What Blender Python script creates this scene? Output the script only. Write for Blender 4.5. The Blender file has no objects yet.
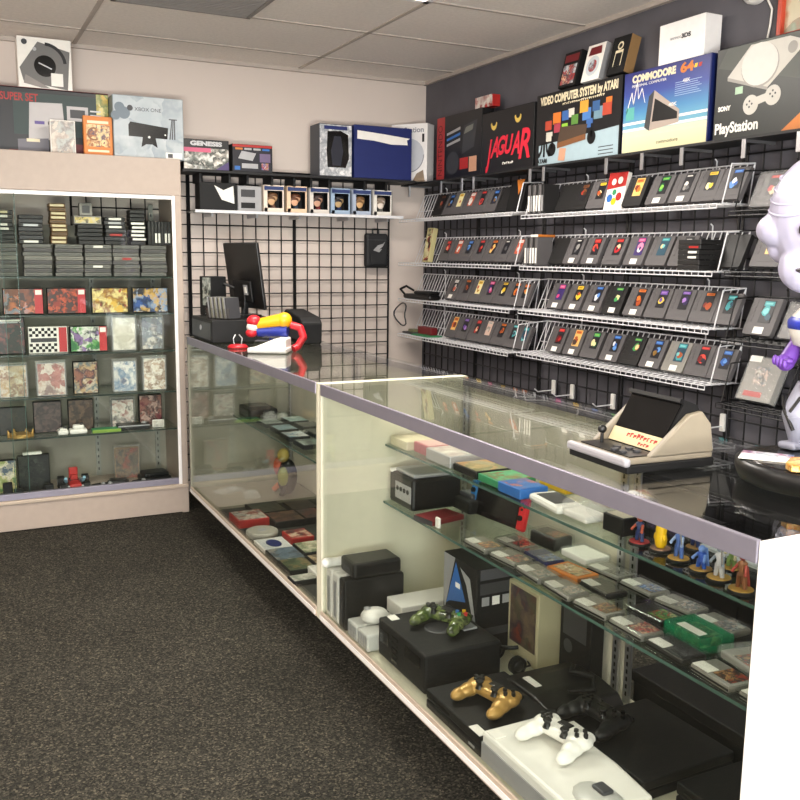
import bpy, bmesh, math, random
from mathutils import Matrix, Vector, Euler
random.seed(7)
SC = bpy.context.scene
COL = SC.collection
PI = math.pi
rad = math.radians

# ------------------------------------------------------------------ materials
def lin(h):
    if isinstance(h, str):
        h = h.lstrip('#'); c = [int(h[i:i+2], 16)/255 for i in (0, 2, 4)]
    else:
        c = [v/255 for v in h]
    return [x/12.92 if x <= .04045 else ((x+.055)/1.055)**2.4 for x in c] + [1]
MATS = {}
def new_mat(name):
    m = bpy.data.materials.new(name); m.use_nodes = True
    nt = m.node_tree; nt.nodes.clear()
    out = nt.nodes.new('ShaderNodeOutputMaterial')
    return m, nt, out
def N(nt, t, **kw):
    n = nt.nodes.new(t)
    for k, v in kw.items():
        if hasattr(n, k) and k not in n.inputs: setattr(n, k, v)
        else: n.inputs[k].default_value = v
    return n
def mat(name, hexc, rough=.5, metal=0., spec=.5, var=0., vscale=30., bump=0., bscale=200., coat=0.):
    key = (name, hexc)
    if key in MATS: return MATS[key]
    m, nt, out = new_mat(name)
    b = N(nt, 'ShaderNodeBsdfPrincipled')
    b.inputs['Base Color'].default_value = lin(hexc)
    b.inputs['Roughness'].default_value = rough
    b.inputs['Metallic'].default_value = metal
    b.inputs['Specular IOR Level'].default_value = spec
    b.inputs['Coat Weight'].default_value = coat
    nt.links.new(b.outputs[0], out.inputs[0])
    tc = N(nt, 'ShaderNodeTexCoord')
    nz = N(nt, 'ShaderNodeTexNoise'); nz.inputs['Scale'].default_value = vscale; nz.inputs['Detail'].default_value = 4
    nt.links.new(tc.outputs['Object'], nz.inputs['Vector'])
    v = max(var, .03)
    mr = N(nt, 'ShaderNodeMapRange')
    mr.inputs[1].default_value = .3; mr.inputs[2].default_value = .7
    mr.inputs[3].default_value = 1-v; mr.inputs[4].default_value = 1+v
    nt.links.new(nz.outputs['Fac'], mr.inputs[0])
    mx = N(nt, 'ShaderNodeMix'); mx.data_type = 'RGBA'; mx.blend_type = 'MULTIPLY'
    mx.inputs['Factor'].default_value = 1
    mx.inputs[6].default_value = lin(hexc)
    nt.links.new(mr.outputs[0], mx.inputs[7]); nt.links.new(mx.outputs[2], b.inputs['Base Color'])
    if bump:
        bz = N(nt, 'ShaderNodeTexNoise'); bz.inputs['Scale'].default_value = bscale; bz.inputs['Detail'].default_value = 3
        nt.links.new(tc.outputs['Object'], bz.inputs['Vector'])
        bp = N(nt, 'ShaderNodeBump'); bp.inputs['Strength'].default_value = bump; bp.inputs['Distance'].default_value = .004
        nt.links.new(bz.outputs['Fac'], bp.inputs['Height']); nt.links.new(bp.outputs[0], b.inputs['Normal'])
    MATS[key] = m
    return m
def art(cols, scale=28., rough=.35, distort=.03, name='printed_art'):
    """irregular patches of printed colour, different on every object"""
    key = ('art', tuple(cols), scale)
    if key in MATS: return MATS[key]
    m, nt, out = new_mat(name)
    b = N(nt, 'ShaderNodeBsdfPrincipled'); b.inputs['Roughness'].default_value = rough
    tc = N(nt, 'ShaderNodeTexCoord'); oi = N(nt, 'ShaderNodeObjectInfo')
    nz = N(nt, 'ShaderNodeTexNoise'); nz.inputs['Scale'].default_value = scale*1.3; nz.inputs['Detail'].default_value = 3
    nt.links.new(tc.outputs['Object'], nz.inputs['Vector'])
    sc = N(nt, 'ShaderNodeVectorMath', operation='SCALE'); sc.inputs['Scale'].default_value = distort*2
    nt.links.new(nz.outputs['Color'], sc.inputs[0])
    ad = N(nt, 'ShaderNodeVectorMath', operation='ADD')
    nt.links.new(tc.outputs['Object'], ad.inputs[0]); nt.links.new(sc.outputs[0], ad.inputs[1])
    mu = N(nt, 'ShaderNodeMath', operation='MULTIPLY'); mu.inputs[1].default_value = 61.
    nt.links.new(oi.outputs['Random'], mu.inputs[0])
    vo = N(nt, 'ShaderNodeTexVoronoi'); vo.voronoi_dimensions = '4D'; vo.inputs['Scale'].default_value = scale
    nt.links.new(ad.outputs[0], vo.inputs['Vector']); nt.links.new(mu.outputs[0], vo.inputs['W'])
    sp = N(nt, 'ShaderNodeSeparateColor'); nt.links.new(vo.outputs['Color'], sp.inputs[0])
    n4 = N(nt, 'ShaderNodeTexNoise'); n4.noise_dimensions = '4D'; n4.inputs['Scale'].default_value = scale*.7; n4.inputs['Detail'].default_value = 4
    nt.links.new(tc.outputs['Object'], n4.inputs['Vector']); nt.links.new(mu.outputs[0], n4.inputs['W'])
    mr = N(nt, 'ShaderNodeMapRange'); mr.inputs[1].default_value = .36; mr.inputs[2].default_value = .64
    nt.links.new(n4.outputs['Fac'], mr.inputs[0])
    mxf = N(nt, 'ShaderNodeMix'); mxf.inputs[0].default_value = .55
    nt.links.new(mr.outputs[0], mxf.inputs[2]); nt.links.new(sp.outputs[0], mxf.inputs[3])
    cr = N(nt, 'ShaderNodeValToRGB'); cr.color_ramp.interpolation = 'LINEAR'
    el = cr.color_ramp.elements; k = len(cols)
    for i, c in enumerate(cols):
        e = el[i] if i < 2 else el.new(.15+.7*i/(k-1))
        e.position = .15+.7*i/(k-1); e.color = lin(c)
    nt.links.new(mxf.outputs[0], cr.inputs[0]); nt.links.new(cr.outputs[0], b.inputs['Base Color'])
    nt.links.new(b.outputs[0], out.inputs[0])
    MATS[key] = m
    return m
def glass(name, tint, ior=1.45, rough=0., amount=1.):
    m, nt, out = new_mat(name)
    tr = N(nt, 'ShaderNodeBsdfTransparent'); tr.inputs[0].default_value = lin(tint)
    gl = N(nt, 'ShaderNodeBsdfGlossy'); gl.inputs['Roughness'].default_value = rough
    fr = N(nt, 'ShaderNodeFresnel'); ge = N(nt, 'ShaderNodeNewGeometry')
    mr = N(nt, 'ShaderNodeMapRange'); mr.inputs[3].default_value = ior; mr.inputs[4].default_value = 1/ior   # same reflectance from both sides of the pane
    nt.links.new(ge.outputs['Backfacing'], mr.inputs[0]); nt.links.new(mr.outputs[0], fr.inputs[0])
    mu = N(nt, 'ShaderNodeMath', operation='MULTIPLY'); mu.inputs[1].default_value = amount
    nt.links.new(fr.outputs[0], mu.inputs[0])
    mx = N(nt, 'ShaderNodeMixShader')
    nt.links.new(mu.outputs[0], mx.inputs[0]); nt.links.new(tr.outputs[0], mx.inputs[1]); nt.links.new(gl.outputs[0], mx.inputs[2])
    nt.links.new(mx.outputs[0], out.inputs[0])
    return m
def plastic_film(name, tint, solid):
    m, nt, out = new_mat(name)
    tr = N(nt, 'ShaderNodeBsdfTransparent')
    b = N(nt, 'ShaderNodeBsdfPrincipled'); b.inputs['Base Color'].default_value = lin(tint); b.inputs['Roughness'].default_value = .15
    tc = N(nt, 'ShaderNodeTexCoord'); nz = N(nt, 'ShaderNodeTexNoise'); nz.inputs['Scale'].default_value = 35; nz.inputs['Detail'].default_value = 4
    nt.links.new(tc.outputs['Object'], nz.inputs[0])
    bp = N(nt, 'ShaderNodeBump'); bp.inputs['Strength'].default_value = .8; bp.inputs['Distance'].default_value = .01
    nt.links.new(nz.outputs[0], bp.inputs['Height']); nt.links.new(bp.outputs[0], b.inputs['Normal'])
    mx = N(nt, 'ShaderNodeMixShader'); mx.inputs[0].default_value = solid
    nt.links.new(tr.outputs[0], mx.inputs[1]); nt.links.new(b.outputs[0], mx.inputs[2]); nt.links.new(mx.outputs[0], out.inputs[0])
    return m
def emit(name, hexc, s):
    m, nt, out = new_mat(name)
    e = N(nt, 'ShaderNodeEmission'); e.inputs[0].default_value = lin(hexc); e.inputs[1].default_value = s
    nt.links.new(e.outputs[0], out.inputs[0])
    return m

GLASS = glass('case_glass', '#fafcfa', 1.45)
SHELFGLASS = glass('shelf_glass', '#f3f9f5', 1.45)
CLEAR = glass('clear_plastic', '#f6f7f6', 1.45, .05, 1.5)
FILM = plastic_film('clear_film', '#e8e8e6', .15)
GREENFILM = plastic_film('green_plastic', '#0f8a5c', .62)
EDGE = mat('glass_edge', '#48625a', .15)
ALU = mat('aluminium', '#8d8996', .42, .55)
STEEL = mat('bright_steel', '#c9c9cc', .3, .9)
CREAM = mat('cream_laminate', '#a8998d', .45)
CREAMD = mat('cream_laminate_trim', '#b5a594', .45)
WHITE = mat('white_laminate', '#efecea', .4)
WWIRE = mat('white_coated_wire', '#d9d9dc', .4)
BWIRE = mat('black_coated_wire', '#0d0d0f', .45)
BLK = mat('black_plastic', '#0a0a0b', .4)
BLK2 = mat('matte_black_plastic', '#0e0e0f', .6, spec=.35)
GLOSSBLK = mat('gloss_black_plastic', '#08080a', .15)
DGREY = mat('dark_grey_plastic', '#3a3a3d', .5)
CART = mat('cartridge_grey', '#595657', .55)
CARTL = mat('cartridge_pale_grey', '#85827c', .55)
CARTD = mat('cartridge_black', '#1d1c1c', .5)
PAPER = mat('white_paper', '#ece9e2', .7)
WPL = mat('white_plastic', '#e4e2dc', .35)
SILV = mat('silver_plastic', '#a9a9ab', .35, .3)
RED = mat('red_print', '#a82420', .45)
DRED = mat('dark_red', '#6e1a20', .45)
ORANGE = mat('orange_print', '#c8752a', .5)
YEL = mat('yellow_plastic', '#e0b51c', .4)
BLUE = mat('blue_plastic', '#2a66b0', .4)
NAVY = mat('navy_cardboard', '#14225e', .55)
GREEN = mat('green_plastic_case', '#2f8a5a', .4)
GOLD = mat('gold_plastic', '#b08a4a', .35, .35)
KRAFT = mat('brown_cardboard', '#8a6a42', .7)

# ------------------------------------------------------------------ mesh building
class MB:
    def __init__(self):
        self.bm = bmesh.new(); self.mats = []; self.M = Matrix.Identity(4)
    def mi(self, m):
        if m not in self.mats: self.mats.append(m)
        return self.mats.index(m)
    def _add(self, vs, fs, m, smooth=False):
        i = self.mi(m); bv = [self.bm.verts.new(self.M @ Vector(v)) for v in vs]
        for f in fs:
            try:
                fc = self.bm.faces.new([bv[k] for k in f]); fc.material_index = i; fc.smooth = smooth
            except ValueError: pass
        return self
    def box(self, x0, y0, z0, x1, y1, z1, m, bev=0., seg=2):
        x0, x1 = min(x0, x1), max(x0, x1); y0, y1 = min(y0, y1), max(y0, y1); z0, z1 = min(z0, z1), max(z0, z1)
        vs = [(x0,y0,z0),(x1,y0,z0),(x1,y1,z0),(x0,y1,z0),(x0,y0,z1),(x1,y0,z1),(x1,y1,z1),(x0,y1,z1)]
        fs = [(0,3,2,1),(4,5,6,7),(0,1,5,4),(1,2,6,5),(2,3,7,6),(3,0,4,7)]
        if not bev: return self._add(vs, fs, m)
        t = bmesh.new(); bv = [t.verts.new(v) for v in vs]
        for f in fs: t.faces.new([bv[k] for k in f])
        bmesh.ops.bevel(t, geom=t.edges[:], offset=min(bev, .49*min(x1-x0, y1-y0, z1-z0)), segments=seg, profile=.5, affect='EDGES')
        return self._take(t, m)
    def _take(self, t, m, smooth=False):
        t.verts.ensure_lookup_table(); t.verts.index_update()
        self._add([v.co.copy() for v in t.verts], [[v.index for v in f.verts] for f in t.faces], m, smooth)
        t.free(); return self
    def quad(self, pts, m): return self._add(pts, [tuple(range(len(pts)))], m)
    def prism(self, prof, y0, y1, m, bev=0.):
        """profile of (x,z) points extruded along y"""
        n = len(prof)
        vs = [(x, y0, z) for x, z in prof] + [(x, y1, z) for x, z in prof]
        fs = [tuple(range(n)), tuple(range(2*n-1, n-1, -1))] + [(i, i+n, (i+1) % n+n, (i+1) % n) for i in range(n)]
        t = bmesh.new(); bv = [t.verts.new(v) for v in vs]
        for f in fs: t.faces.new([bv[k] for k in f])
        bmesh.ops.recalc_face_normals(t, faces=t.faces[:])
        if bev: bmesh.ops.bevel(t, geom=t.edges[:], offset=bev, segments=2, profile=.5, affect='EDGES')
        return self._take(t, m)
    def slab(self, prof, z0, z1, m, bev=0.):
        """profile of (x,y) points extruded along z"""
        n = len(prof); t = bmesh.new()
        bv = [t.verts.new((x, y, z0)) for x, y in prof] + [t.verts.new((x, y, z1)) for x, y in prof]
        for f in [tuple(range(n)), tuple(range(2*n-1, n-1, -1))] + [(i, i+n, (i+1) % n+n, (i+1) % n) for i in range(n)]:
            t.faces.new([bv[k] for k in f])
        bmesh.ops.recalc_face_normals(t, faces=t.faces[:])
        if bev: bmesh.ops.bevel(t, geom=t.edges[:], offset=bev, segments=2, profile=.5, affect='EDGES')
        return self._take(t, m)
    def cyl(self, p0, p1, r, m, n=8, r1=None, caps=True, smooth=True):
        p0, p1 = Vector(p0), Vector(p1); d = (p1-p0).normalized()
        a = d.orthogonal().normalized(); b = d.cross(a); r1 = r if r1 is None else r1
        vs = [p0+(a*math.cos(2*PI*k/n)+b*math.sin(2*PI*k/n))*r for k in range(n)] + [p1+(a*math.cos(2*PI*k/n)+b*math.sin(2*PI*k/n))*r1 for k in range(n)]
        self._add(vs, [(k, (k+1) % n, (k+1) % n+n, k+n) for k in range(n)], m, smooth and n > 5)
        if caps: self._add(vs, [tuple(range(n-1, -1, -1)), tuple(range(n, 2*n))], m)
        return self
    def tube(self, pts, r, m, n=6, closed=False):
        pts = [Vector(p) for p in pts]; q = pts+[pts[0]] if closed else pts
        for i in range(len(q)-1):
            self.cyl(q[i], q[i+1], r, m, n)
            if n > 4 and 0 < i: self.ball(q[i], (r, r, r), m, 6, 4)
        return self
    def lathe(self, prof, m, n=24, c=(0, 0, 0), smooth=True):
        vs = []; fs = []
        for r, z in prof: vs += [(c[0]+r*math.cos(2*PI*k/n), c[1]+r*math.sin(2*PI*k/n), c[2]+z) for k in range(n)]
        for j in range(len(prof)-1):
            fs += [(j*n+k, j*n+(k+1) % n, (j+1)*n+(k+1) % n, (j+1)*n+k) for k in range(n)]
        self._add(vs, fs, m, smooth)
        self._add(vs, [tuple(range(n-1, -1, -1)), tuple(range((len(prof)-1)*n, len(prof)*n))], m)
        return self
    def ball(self, c, r, m, u=14, v=8, smooth=True):
        if not isinstance(r, (tuple, list)): r = (r, r, r)
        vs = [(c[0], c[1], c[2]+r[2])]; fs = []
        for j in range(1, v):
            t = PI*j/v
            vs += [(c[0]+r[0]*math.sin(t)*math.cos(2*PI*k/u), c[1]+r[1]*math.sin(t)*math.sin(2*PI*k/u), c[2]+r[2]*math.cos(t)) for k in range(u)]
        vs.append((c[0], c[1], c[2]-r[2])); L = len(vs)-1
        fs += [(0, 1+k, 1+(k+1) % u) for k in range(u)] + [(L, L-u+(k+1) % u, L-u+k) for k in range(u)]
        for j in range(v-2):
            fs += [(1+j*u+k, 1+(j+1)*u+k, 1+(j+1)*u+(k+1) % u, 1+j*u+(k+1) % u) for k in range(u)]
        return self._add(vs, fs, m, smooth)
    def at(self, loc, rot=(0, 0, 0)):
        self.M = Matrix.Translation(loc) @ Euler(rot).to_matrix().to_4x4(); return self
    def build(self, name, parent=None, loc=(0, 0, 0), rot=(0, 0, 0), remesh=0.):
        me = bpy.data.meshes.new(name); self.bm.to_mesh(me); self.bm.free()
        for m in self.mats: me.materials.append(m)
        o = bpy.data.objects.new(name, me); COL.objects.link(o)
        o.location = loc; o.rotation_euler = rot
        if parent is not None: o.parent = parent
        if remesh:
            r = o.modifiers.new('remesh', 'REMESH'); r.mode = 'VOXEL'; r.voxel_size = remesh; r.use_smooth_shade = True
            s = o.modifiers.new('smooth', 'SMOOTH'); s.iterations = 6
        return o
def tag(o, label, cat, group=None):
    o['label'] = label; o['category'] = cat
    if group: o['group'] = group
    return o
def thing(name, label, cat, loc=(0, 0, 0), rot=(0, 0, 0), group=None):
    o = bpy.data.objects.new(name, None); COL.objects.link(o); o.empty_display_size = .05
    o.location = loc; o.rotation_euler = rot
    return tag(o, label, cat, group)
def structure(o): o['kind'] = 'structure'; return o
def lettering(parent, s, u, v, size, m, width=None, y=0., shear=0., bold=0., rot=0., vertical=False, name='lettering', M=None, sx=None):
    """raised print on the local x-z face at depth y, lower left corner at (u, v)"""
    cu = bpy.data.curves.new('tmp', 'FONT'); cu.body = s; cu.size = size; cu.shear = shear; cu.extrude = .0002; cu.offset = bold; cu.resolution_u = 3
    t = bpy.data.objects.new('tmp', cu); COL.objects.link(t)
    dg = bpy.context.evaluated_depsgraph_get(); dg.update()
    me = bpy.data.meshes.new_from_object(t.evaluated_get(dg)); bpy.data.objects.remove(t); bpy.data.curves.remove(cu)
    xs = [q.co.x for q in me.vertices]; k = width/(max(xs)-min(xs)) if width else 1
    x0 = min(xs)
    for q in me.vertices:
        a, b = (q.co.x-x0)*k, q.co.y
        ca, sa = math.cos(rot), math.sin(rot)
        q.co = Vector((u+a*ca-b*sa, y-q.co.z-.0003, v+a*sa+b*ca))
        if M is not None: q.co = M @ q.co
    me.materials.clear(); me.materials.append(m)
    me.name = name
    o = bpy.data.objects.new(name, me); COL.objects.link(o); o.parent = parent
    return o
def rect(b, u0, v0, u1, v1, y, m, k=0): b.quad([(u0, y-k*.0003, v0), (u1, y-k*.0003, v0), (u1, y-k*.0003, v1), (u0, y-k*.0003, v1)], m)
def poly(b, pts, y, m, k=0): b.quad([(p[0], y-k*.0003, p[1]) for p in pts], m)
def disc(b, c, r, y, m, k=0, n=24, e=1.): b.quad([(c[0]+r*math.cos(2*PI*i/n), y-k*.0003, c[1]+e*r*math.sin(2*PI*i/n)) for i in range(n)], m)

def dashes(parent, u, v, width, h, n, m, y, M=None):
    """a line of print too small to read"""
    b = MB()
    if M is not None: b.M = M
    st = width/n
    for i in range(n):
        k = random.uniform(.6, 1); x = u+i*st
        b.box(x, y-.0004, v, x+st*.3, y, v+h*k, m); b.box(x, y-.0005, v+h*k*random.uniform(.3, .8), x+st*.75, y, v+h*k, m)
    return b.build('lettering', parent)
FACE_R = -PI/2            # front towards the shop (-x), for things on the right-hand wall

# ------------------------------------------------------------------ camera
cam = bpy.data.cameras.new('camera'); cam.sensor_width = 36; cam.lens = 36*900.4/800; cam.clip_start = .05
co = bpy.data.objects.new('camera', cam); COL.objects.link(co); SC.camera = co
yaw, pit, rol = .4642, -.1589, .0118
fw = Vector((math.sin(yaw)*math.cos(pit), math.cos(yaw)*math.cos(pit), math.sin(pit)))
ri = Vector((math.cos(yaw), -math.sin(yaw), 0)); upv = ri.cross(fw)
r2 = ri*math.cos(rol)+upv*math.sin(rol); u2 = -ri*math.sin(rol)+upv*math.cos(rol)
mx = Matrix((r2, u2, -fw)).transposed().to_4x4(); mx.translation = (-2.701, -5.0863, 1.3648)
co.matrix_world = mx

# ------------------------------------------------------------------ room shell
CEIL = 2.415; XL = -4.6; YF = -7.8
def carpet_mat():
    m, nt, out = new_mat('carpet')
    b = N(nt, 'ShaderNodeBsdfPrincipled'); b.inputs['Roughness'].default_value = .95; b.inputs['Specular IOR Level'].default_value = .1
    tc = N(nt, 'ShaderNodeTexCoord')
    n1 = N(nt, 'ShaderNodeTexVoronoi'); n1.inputs['Scale'].default_value = 200; n1.inputs['Randomness'].default_value = 1.
    n2 = N(nt, 'ShaderNodeTexNoise'); n2.inputs['Scale'].default_value = 3; n2.inputs['Detail'].default_value = 3
    for n in (n1, n2): nt.links.new(tc.outputs['Object'], n.inputs['Vector'])
    sp = N(nt, 'ShaderNodeSeparateColor'); nt.links.new(n1.outputs['Color'], sp.inputs[0])
    cr = N(nt, 'ShaderNodeValToRGB'); e = cr.color_ramp.elements
    e[0].position = 0; e[0].color = lin('#22211e'); e[1].position = 1.; e[1].color = lin('#625c50')
    for p_, c_ in ((.35, '#2d2c28'), (.65, '#3a3832'), (.88, '#48453c')):
        x = e.new(p_); x.color = lin(c_)
    nt.links.new(sp.outputs[0], cr.inputs[0])
    mr = N(nt, 'ShaderNodeMapRange'); mr.inputs[1].default_value = .3; mr.inputs[2].default_value = .7; mr.inputs[3].default_value = .86; mr.inputs[4].default_value = 1.12
    nt.links.new(n2.outputs['Fac'], mr.inputs[0])
    mxn = N(nt, 'ShaderNodeMix'); mxn.data_type = 'RGBA'; mxn.blend_type = 'MULTIPLY'; mxn.inputs['Factor'].default_value = 1
    nt.links.new(cr.outputs[0], mxn.inputs[6]); nt.links.new(mr.outputs[0], mxn.inputs[7]); nt.links.new(mxn.outputs[2], b.inputs['Base Color'])
    bp = N(nt, 'ShaderNodeBump'); bp.inputs['Strength'].default_value = .3; bp.inputs['Distance'].default_value = .005
    nt.links.new(n1.outputs['Distance'], bp.inputs['Height']); nt.links.new(bp.outputs[0], b.inputs['Normal'])
    nt.links.new(b.outputs[0], out.inputs[0]); return m
WALLP = mat('wall_paint_cream', '#d3c6bd', .8, var=.02, vscale=2)
WALLG = mat('wall_paint_slate', '#59575d', .75, var=.13, vscale=5, bump=.1, bscale=60)
TILE = mat('ceiling_tile', '#f0e8e0', .9, var=.05, vscale=60, bump=.35, bscale=140)
def room(name, a, m):
    return structure(MB().box(*a, m).build(name))
room('floor', (XL, YF, -.05, 0, 0, 0), carpet_mat())
room('wall_back', (XL, 0, -.05, .1, .1, CEIL+.1), WALLP)
room('wall_right', (0, YF, -.05, .1, 0, CEIL+.1), WALLG)
room('wall_left', (XL-.1, YF, -.05, XL, .1, CEIL+.1), WALLP)
# front wall behind the camera: a shop window across most of it
WX0, WX1 = -4.4, -2.35
b = MB(); b.box(WX0, YF-.1, -.05, WX1, YF, .25, WALLP); b.box(WX0, YF-.1, 2.25, WX1, YF, CEIL+.1, WALLP)
b.box(XL-.1, YF-.1, -.05, WX0, YF, CEIL+.1, WALLP); b.box(WX1, YF-.1, -.05, .1, YF, CEIL+.1, mat('wall_paint_dark', '#4a474a', .8))
structure(b.build('wall_front'))
b = MB()
for x in (WX0, -3.4, WX1-.04): b.box(x, YF-.09, .25, x+.04, YF-.03, 2.25, ALU)
b.box(WX0, YF-.09, .25, WX1, YF-.03, .29, ALU); b.box(WX0, YF-.09, 2.21, WX1, YF-.03, 2.25, ALU)
w = structure(b.build('window_1')); MB().box(WX0+.04, YF-.065, .29, WX1-.04, YF-.06, 2.21, glass('window_glass', '#fbfdfc')).build('pane', w)
structure(MB().box(XL, YF, CEIL, 0, 0, CEIL+.05, TILE).build('ceiling'))
b = MB(); GRIDW = mat('ceiling_grid', '#b8ada4', .7)
xs = [-.83-1.22*k for k in range(-0, 4)]; ys = [-.36-.61*k for k in range(13)]
for x in xs: b.box(x-.01, YF, CEIL-.004, x+.01, 0, CEIL, GRIDW)
for y in ys: b.box(XL, y-.01, CEIL-.004, 0, y+.01, CEIL, GRIDW)
b.box(XL, -.022, CEIL-.02, 0, 0, CEIL, GRIDW); b.box(-.022, YF, CEIL-.02, 0, 0, CEIL, GRIDW)
structure(b.build('trim_1'))

LAMP = emit('lamp_panel', '#fff4e2', 9.)
def troffer(x0, x1, y0, y1, label, name='ceiling_light'):
    t = thing(name, label, 'ceiling light', ((x0+x1)/2, (y0+y1)/2, CEIL), group='fluorescent ceiling lights')
    hx, hy = (x1-x0)/2, (y1-y0)/2
    f = MB()
    for a in ((-hx, -hy, -hx+.03, hy), (hx-.03, -hy, hx, hy), (-hx, -hy, hx, -hy+.03), (-hx, hy-.03, hx, hy)):
        f.box(a[0], a[1], -.018, a[2], a[3], -.006, WHITE)
    f.build('frame', t)
    MB().box(-hx+.03, -hy+.03, -.014, hx-.03, hy-.03, -.008, LAMP).build('diffuser', t)
troffer(-2.04, -.845, -2.18, -1.595, 'bright fluorescent ceiling panel nearest the back wall, only its corner showing')
troffer(-2.04, -.845, -5.23, -4.645, 'fluorescent ceiling panel above the near display case')
troffer(-4.48, -3.285, -3.4, -2.815, 'fluorescent ceiling panel above the open carpet on the left')
troffer(-4.48, -3.285, -6.45, -5.865, 'fluorescent ceiling panel towards the shop window')
t = thing('ceiling_vent', 'dark grey square return air vent set in the ceiling', 'vent', (-1.72, -1.27, CEIL))
VG = mat('vent_grey', '#8a8581', .6)
MB().box(-.3, -.29, -.007, .3, .29, -.005, mat('vent_backing', '#5a5755', .8)).build('backing', t)
f = MB()
for a in ((-.3, -.29, -.28, .29), (.28, -.29, .3, .29), (-.3, -.29, .3, -.27), (-.3, .27, .3, .29)): f.box(a[0], a[1], -.014, a[2], a[3], -.005, VG)
f.build('frame', t)
f = MB()
for k in range(22):
    y = -.265+k*.025; f.box(-.28, y, -.012, .28, y+.012, -.007, VG)
f.build('louvre', t)

# ------------------------------------------------------------------ wire grids
def grid_panel(label, loc, rot, n_cols=8, H=1.83, w=.608):
    b = MB(); r = .0034
    for i in range(n_cols+1):
        x = i*w/n_cols; rr = .006 if i in (0, n_cols) else r
        b.cyl((x, 0, .02), (x, 0, H), rr, BWIRE, 5)
    for j in range(25):
        z = H-.004-j*.0762
        if z > .02: b.cyl((0, -.004, z), (w, -.004, z), .0055 if j == 0 else r, BWIRE, 5)
    return tag(b.build('grid_panel', None, loc, rot), label, 'grid panel', 'black wire grid panels')
grid_panel('black wire grid panel on the cream back wall behind the monitor', (-1.482, -.024, 0), (0, 0, 0))
grid_panel('black wire grid panel on the cream back wall with the pouch hanging on it', (-.866, -.024, 0), (0, 0, 0))
grid_panel('black wire grid panel on the cream back wall behind the glass cabinet', (-2.1, -.024, 0), (0, 0, 0))
for k, d in enumerate(('first from the back corner', 'second from the back corner', 'third from the back corner', 'fourth from the back corner', 'fifth from the back corner')):
    grid_panel('black wire grid panel on the slate wall, ' + d, (-.024, -.075-.628*k, 0), (0, 0, FACE_R))

# ------------------------------------------------------------------ wire display shelves on the right wall
SHELVES = {}
def media_shelf(key, y0, y1, z, label, wire=WWIRE):
    """wire shelf: flat deck, leaning fence, end loops; local x runs along the wall"""
    L = y0-y1
    t = thing('wire_shelf', label, 'wire shelf', (0, y0, z), (0, 0, FACE_R), 'wire display shelves')
    b = MB(); 
    for y in (-.215, -.18, -.14, -.10, -.06, -.045): b.cyl((0, y, -.003), (L, y, -.003), .0026, wire, 5)
    b.cyl((0, -.217, -.018), (L, -.217, -.018), .0026, wire, 5)
    n = int(L/.033)
    for i in range(n+1):
        x = L*i/n; b.cyl((x, -.217, -.002), (x, -.04, -.002), .0016, wire, 4); b.cyl((x, -.217, -.002), (x, -.217, -.018), .0016, wire, 4)
    b.build('deck', t)
    b = MB(); z1 = .148
    b.cyl((0, -.04, z1), (L, -.04, z1), .003, wire, 5)
    b.cyl((0, -.083, .05), (L, -.083, .05), .002, wire, 4)
    for i in range(n+1):
        x = L*i/n; b.cyl((x, -.103, 0), (x, -.04, z1), .0023, wire, 4)
    b.build('fence', t)
    for x in ((L,) if key[1] == 'L' else (0, L)):
        b = MB(); b.tube([(x, -.19, .0), (x, -.155, .14), (x, -.04, .148), (x, -.06, .0)], .0028, wire, 5, True)
        b.build('end_loop', t)
    for x in (L*.22, L*.85):
        b = MB(); b.tube([(x, -.0395, .14), (x, -.0395, .17), (x, -.05, .178)], .003, wire, 5)
        b.cyl((x, -.0395, -.002), (x, -.0395, .16), .003, wire, 5); b.build('hanger', t)
    SHELVES[key] = (y0, y1, z)
ROWN = ('top', 'second', 'third', 'bottom')
for i, (zl, zr) in enumerate(((1.583, 1.565), (1.325, 1.322), (1.108, 1.112), (.892, .905))):
    media_shelf(f'{i}L', -.085, -1.32, zl, f'white wire shelf of cartridges, {ROWN[i]} of the bank next to the back corner')
    media_shelf(f'{i}R', -1.40, -2.64, zr, f'white wire shelf of cartridges, {ROWN[i]} of the bank in the middle of the slate wall')
for i, z in enumerate((1.535, 1.325, 1.085, .85)):
    media_shelf(f'{i}B', -2.70, -3.30, z, f'black wire shelf behind the statue, {ROWN[i]} of the four', BWIRE)

# cartridges ---------------------------------------------------------------
PALS = {
 'red': ['#b3262a', '#d8483a', '#6d1616', '#e8c9a0', '#2a2433'], 'blue': ['#2f5fae', '#5d8fd0', '#1c2a55', '#d9dce2', '#88662c'],
 'yellow': ['#e3c13a', '#b98b22', '#f2e6b0', '#4a3a24', '#c2562a'], 'green': ['#3f9a55', '#86bf4e', '#1e5537', '#d0562e', '#e2d9a0'],
 'orange': ['#d9772c', '#a84a1e', '#f0c070', '#43302a', '#7a2a20'], 'purple': ['#6a4a9e', '#a078c0', '#2f2450', '#c85a8a', '#e3c84a'],
 'black and white': ['#18181a', '#d6d3cc', '#5a5a5c', '#8e8c88'], 'pink': ['#c8447a', '#e08aa8', '#3a2a66', '#e8e2dc'],
 'teal': ['#3f9aa0', '#79c4c4', '#24485a', '#d0c08a', '#a8552e'], 'white': ['#e8e6e0', '#cfcac2', '#c0563a', '#8a9ab0'],
 'brown': ['#7a4a2a', '#4a2f20', '#b98a58', '#2a2420', '#a83a28'], 'pale': ['#c9c3ba', '#9a948c', '#d8b9a8', '#7f8c94'],
}
def pal(c, s=60.):
    p = PALS[c]; return art([p[0], '#1c1b1e', p[1], p[2], p[3], '#2a282c', p[-1], p[0]], s, name='sticker_'+c.replace(' ', '_'))
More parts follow.
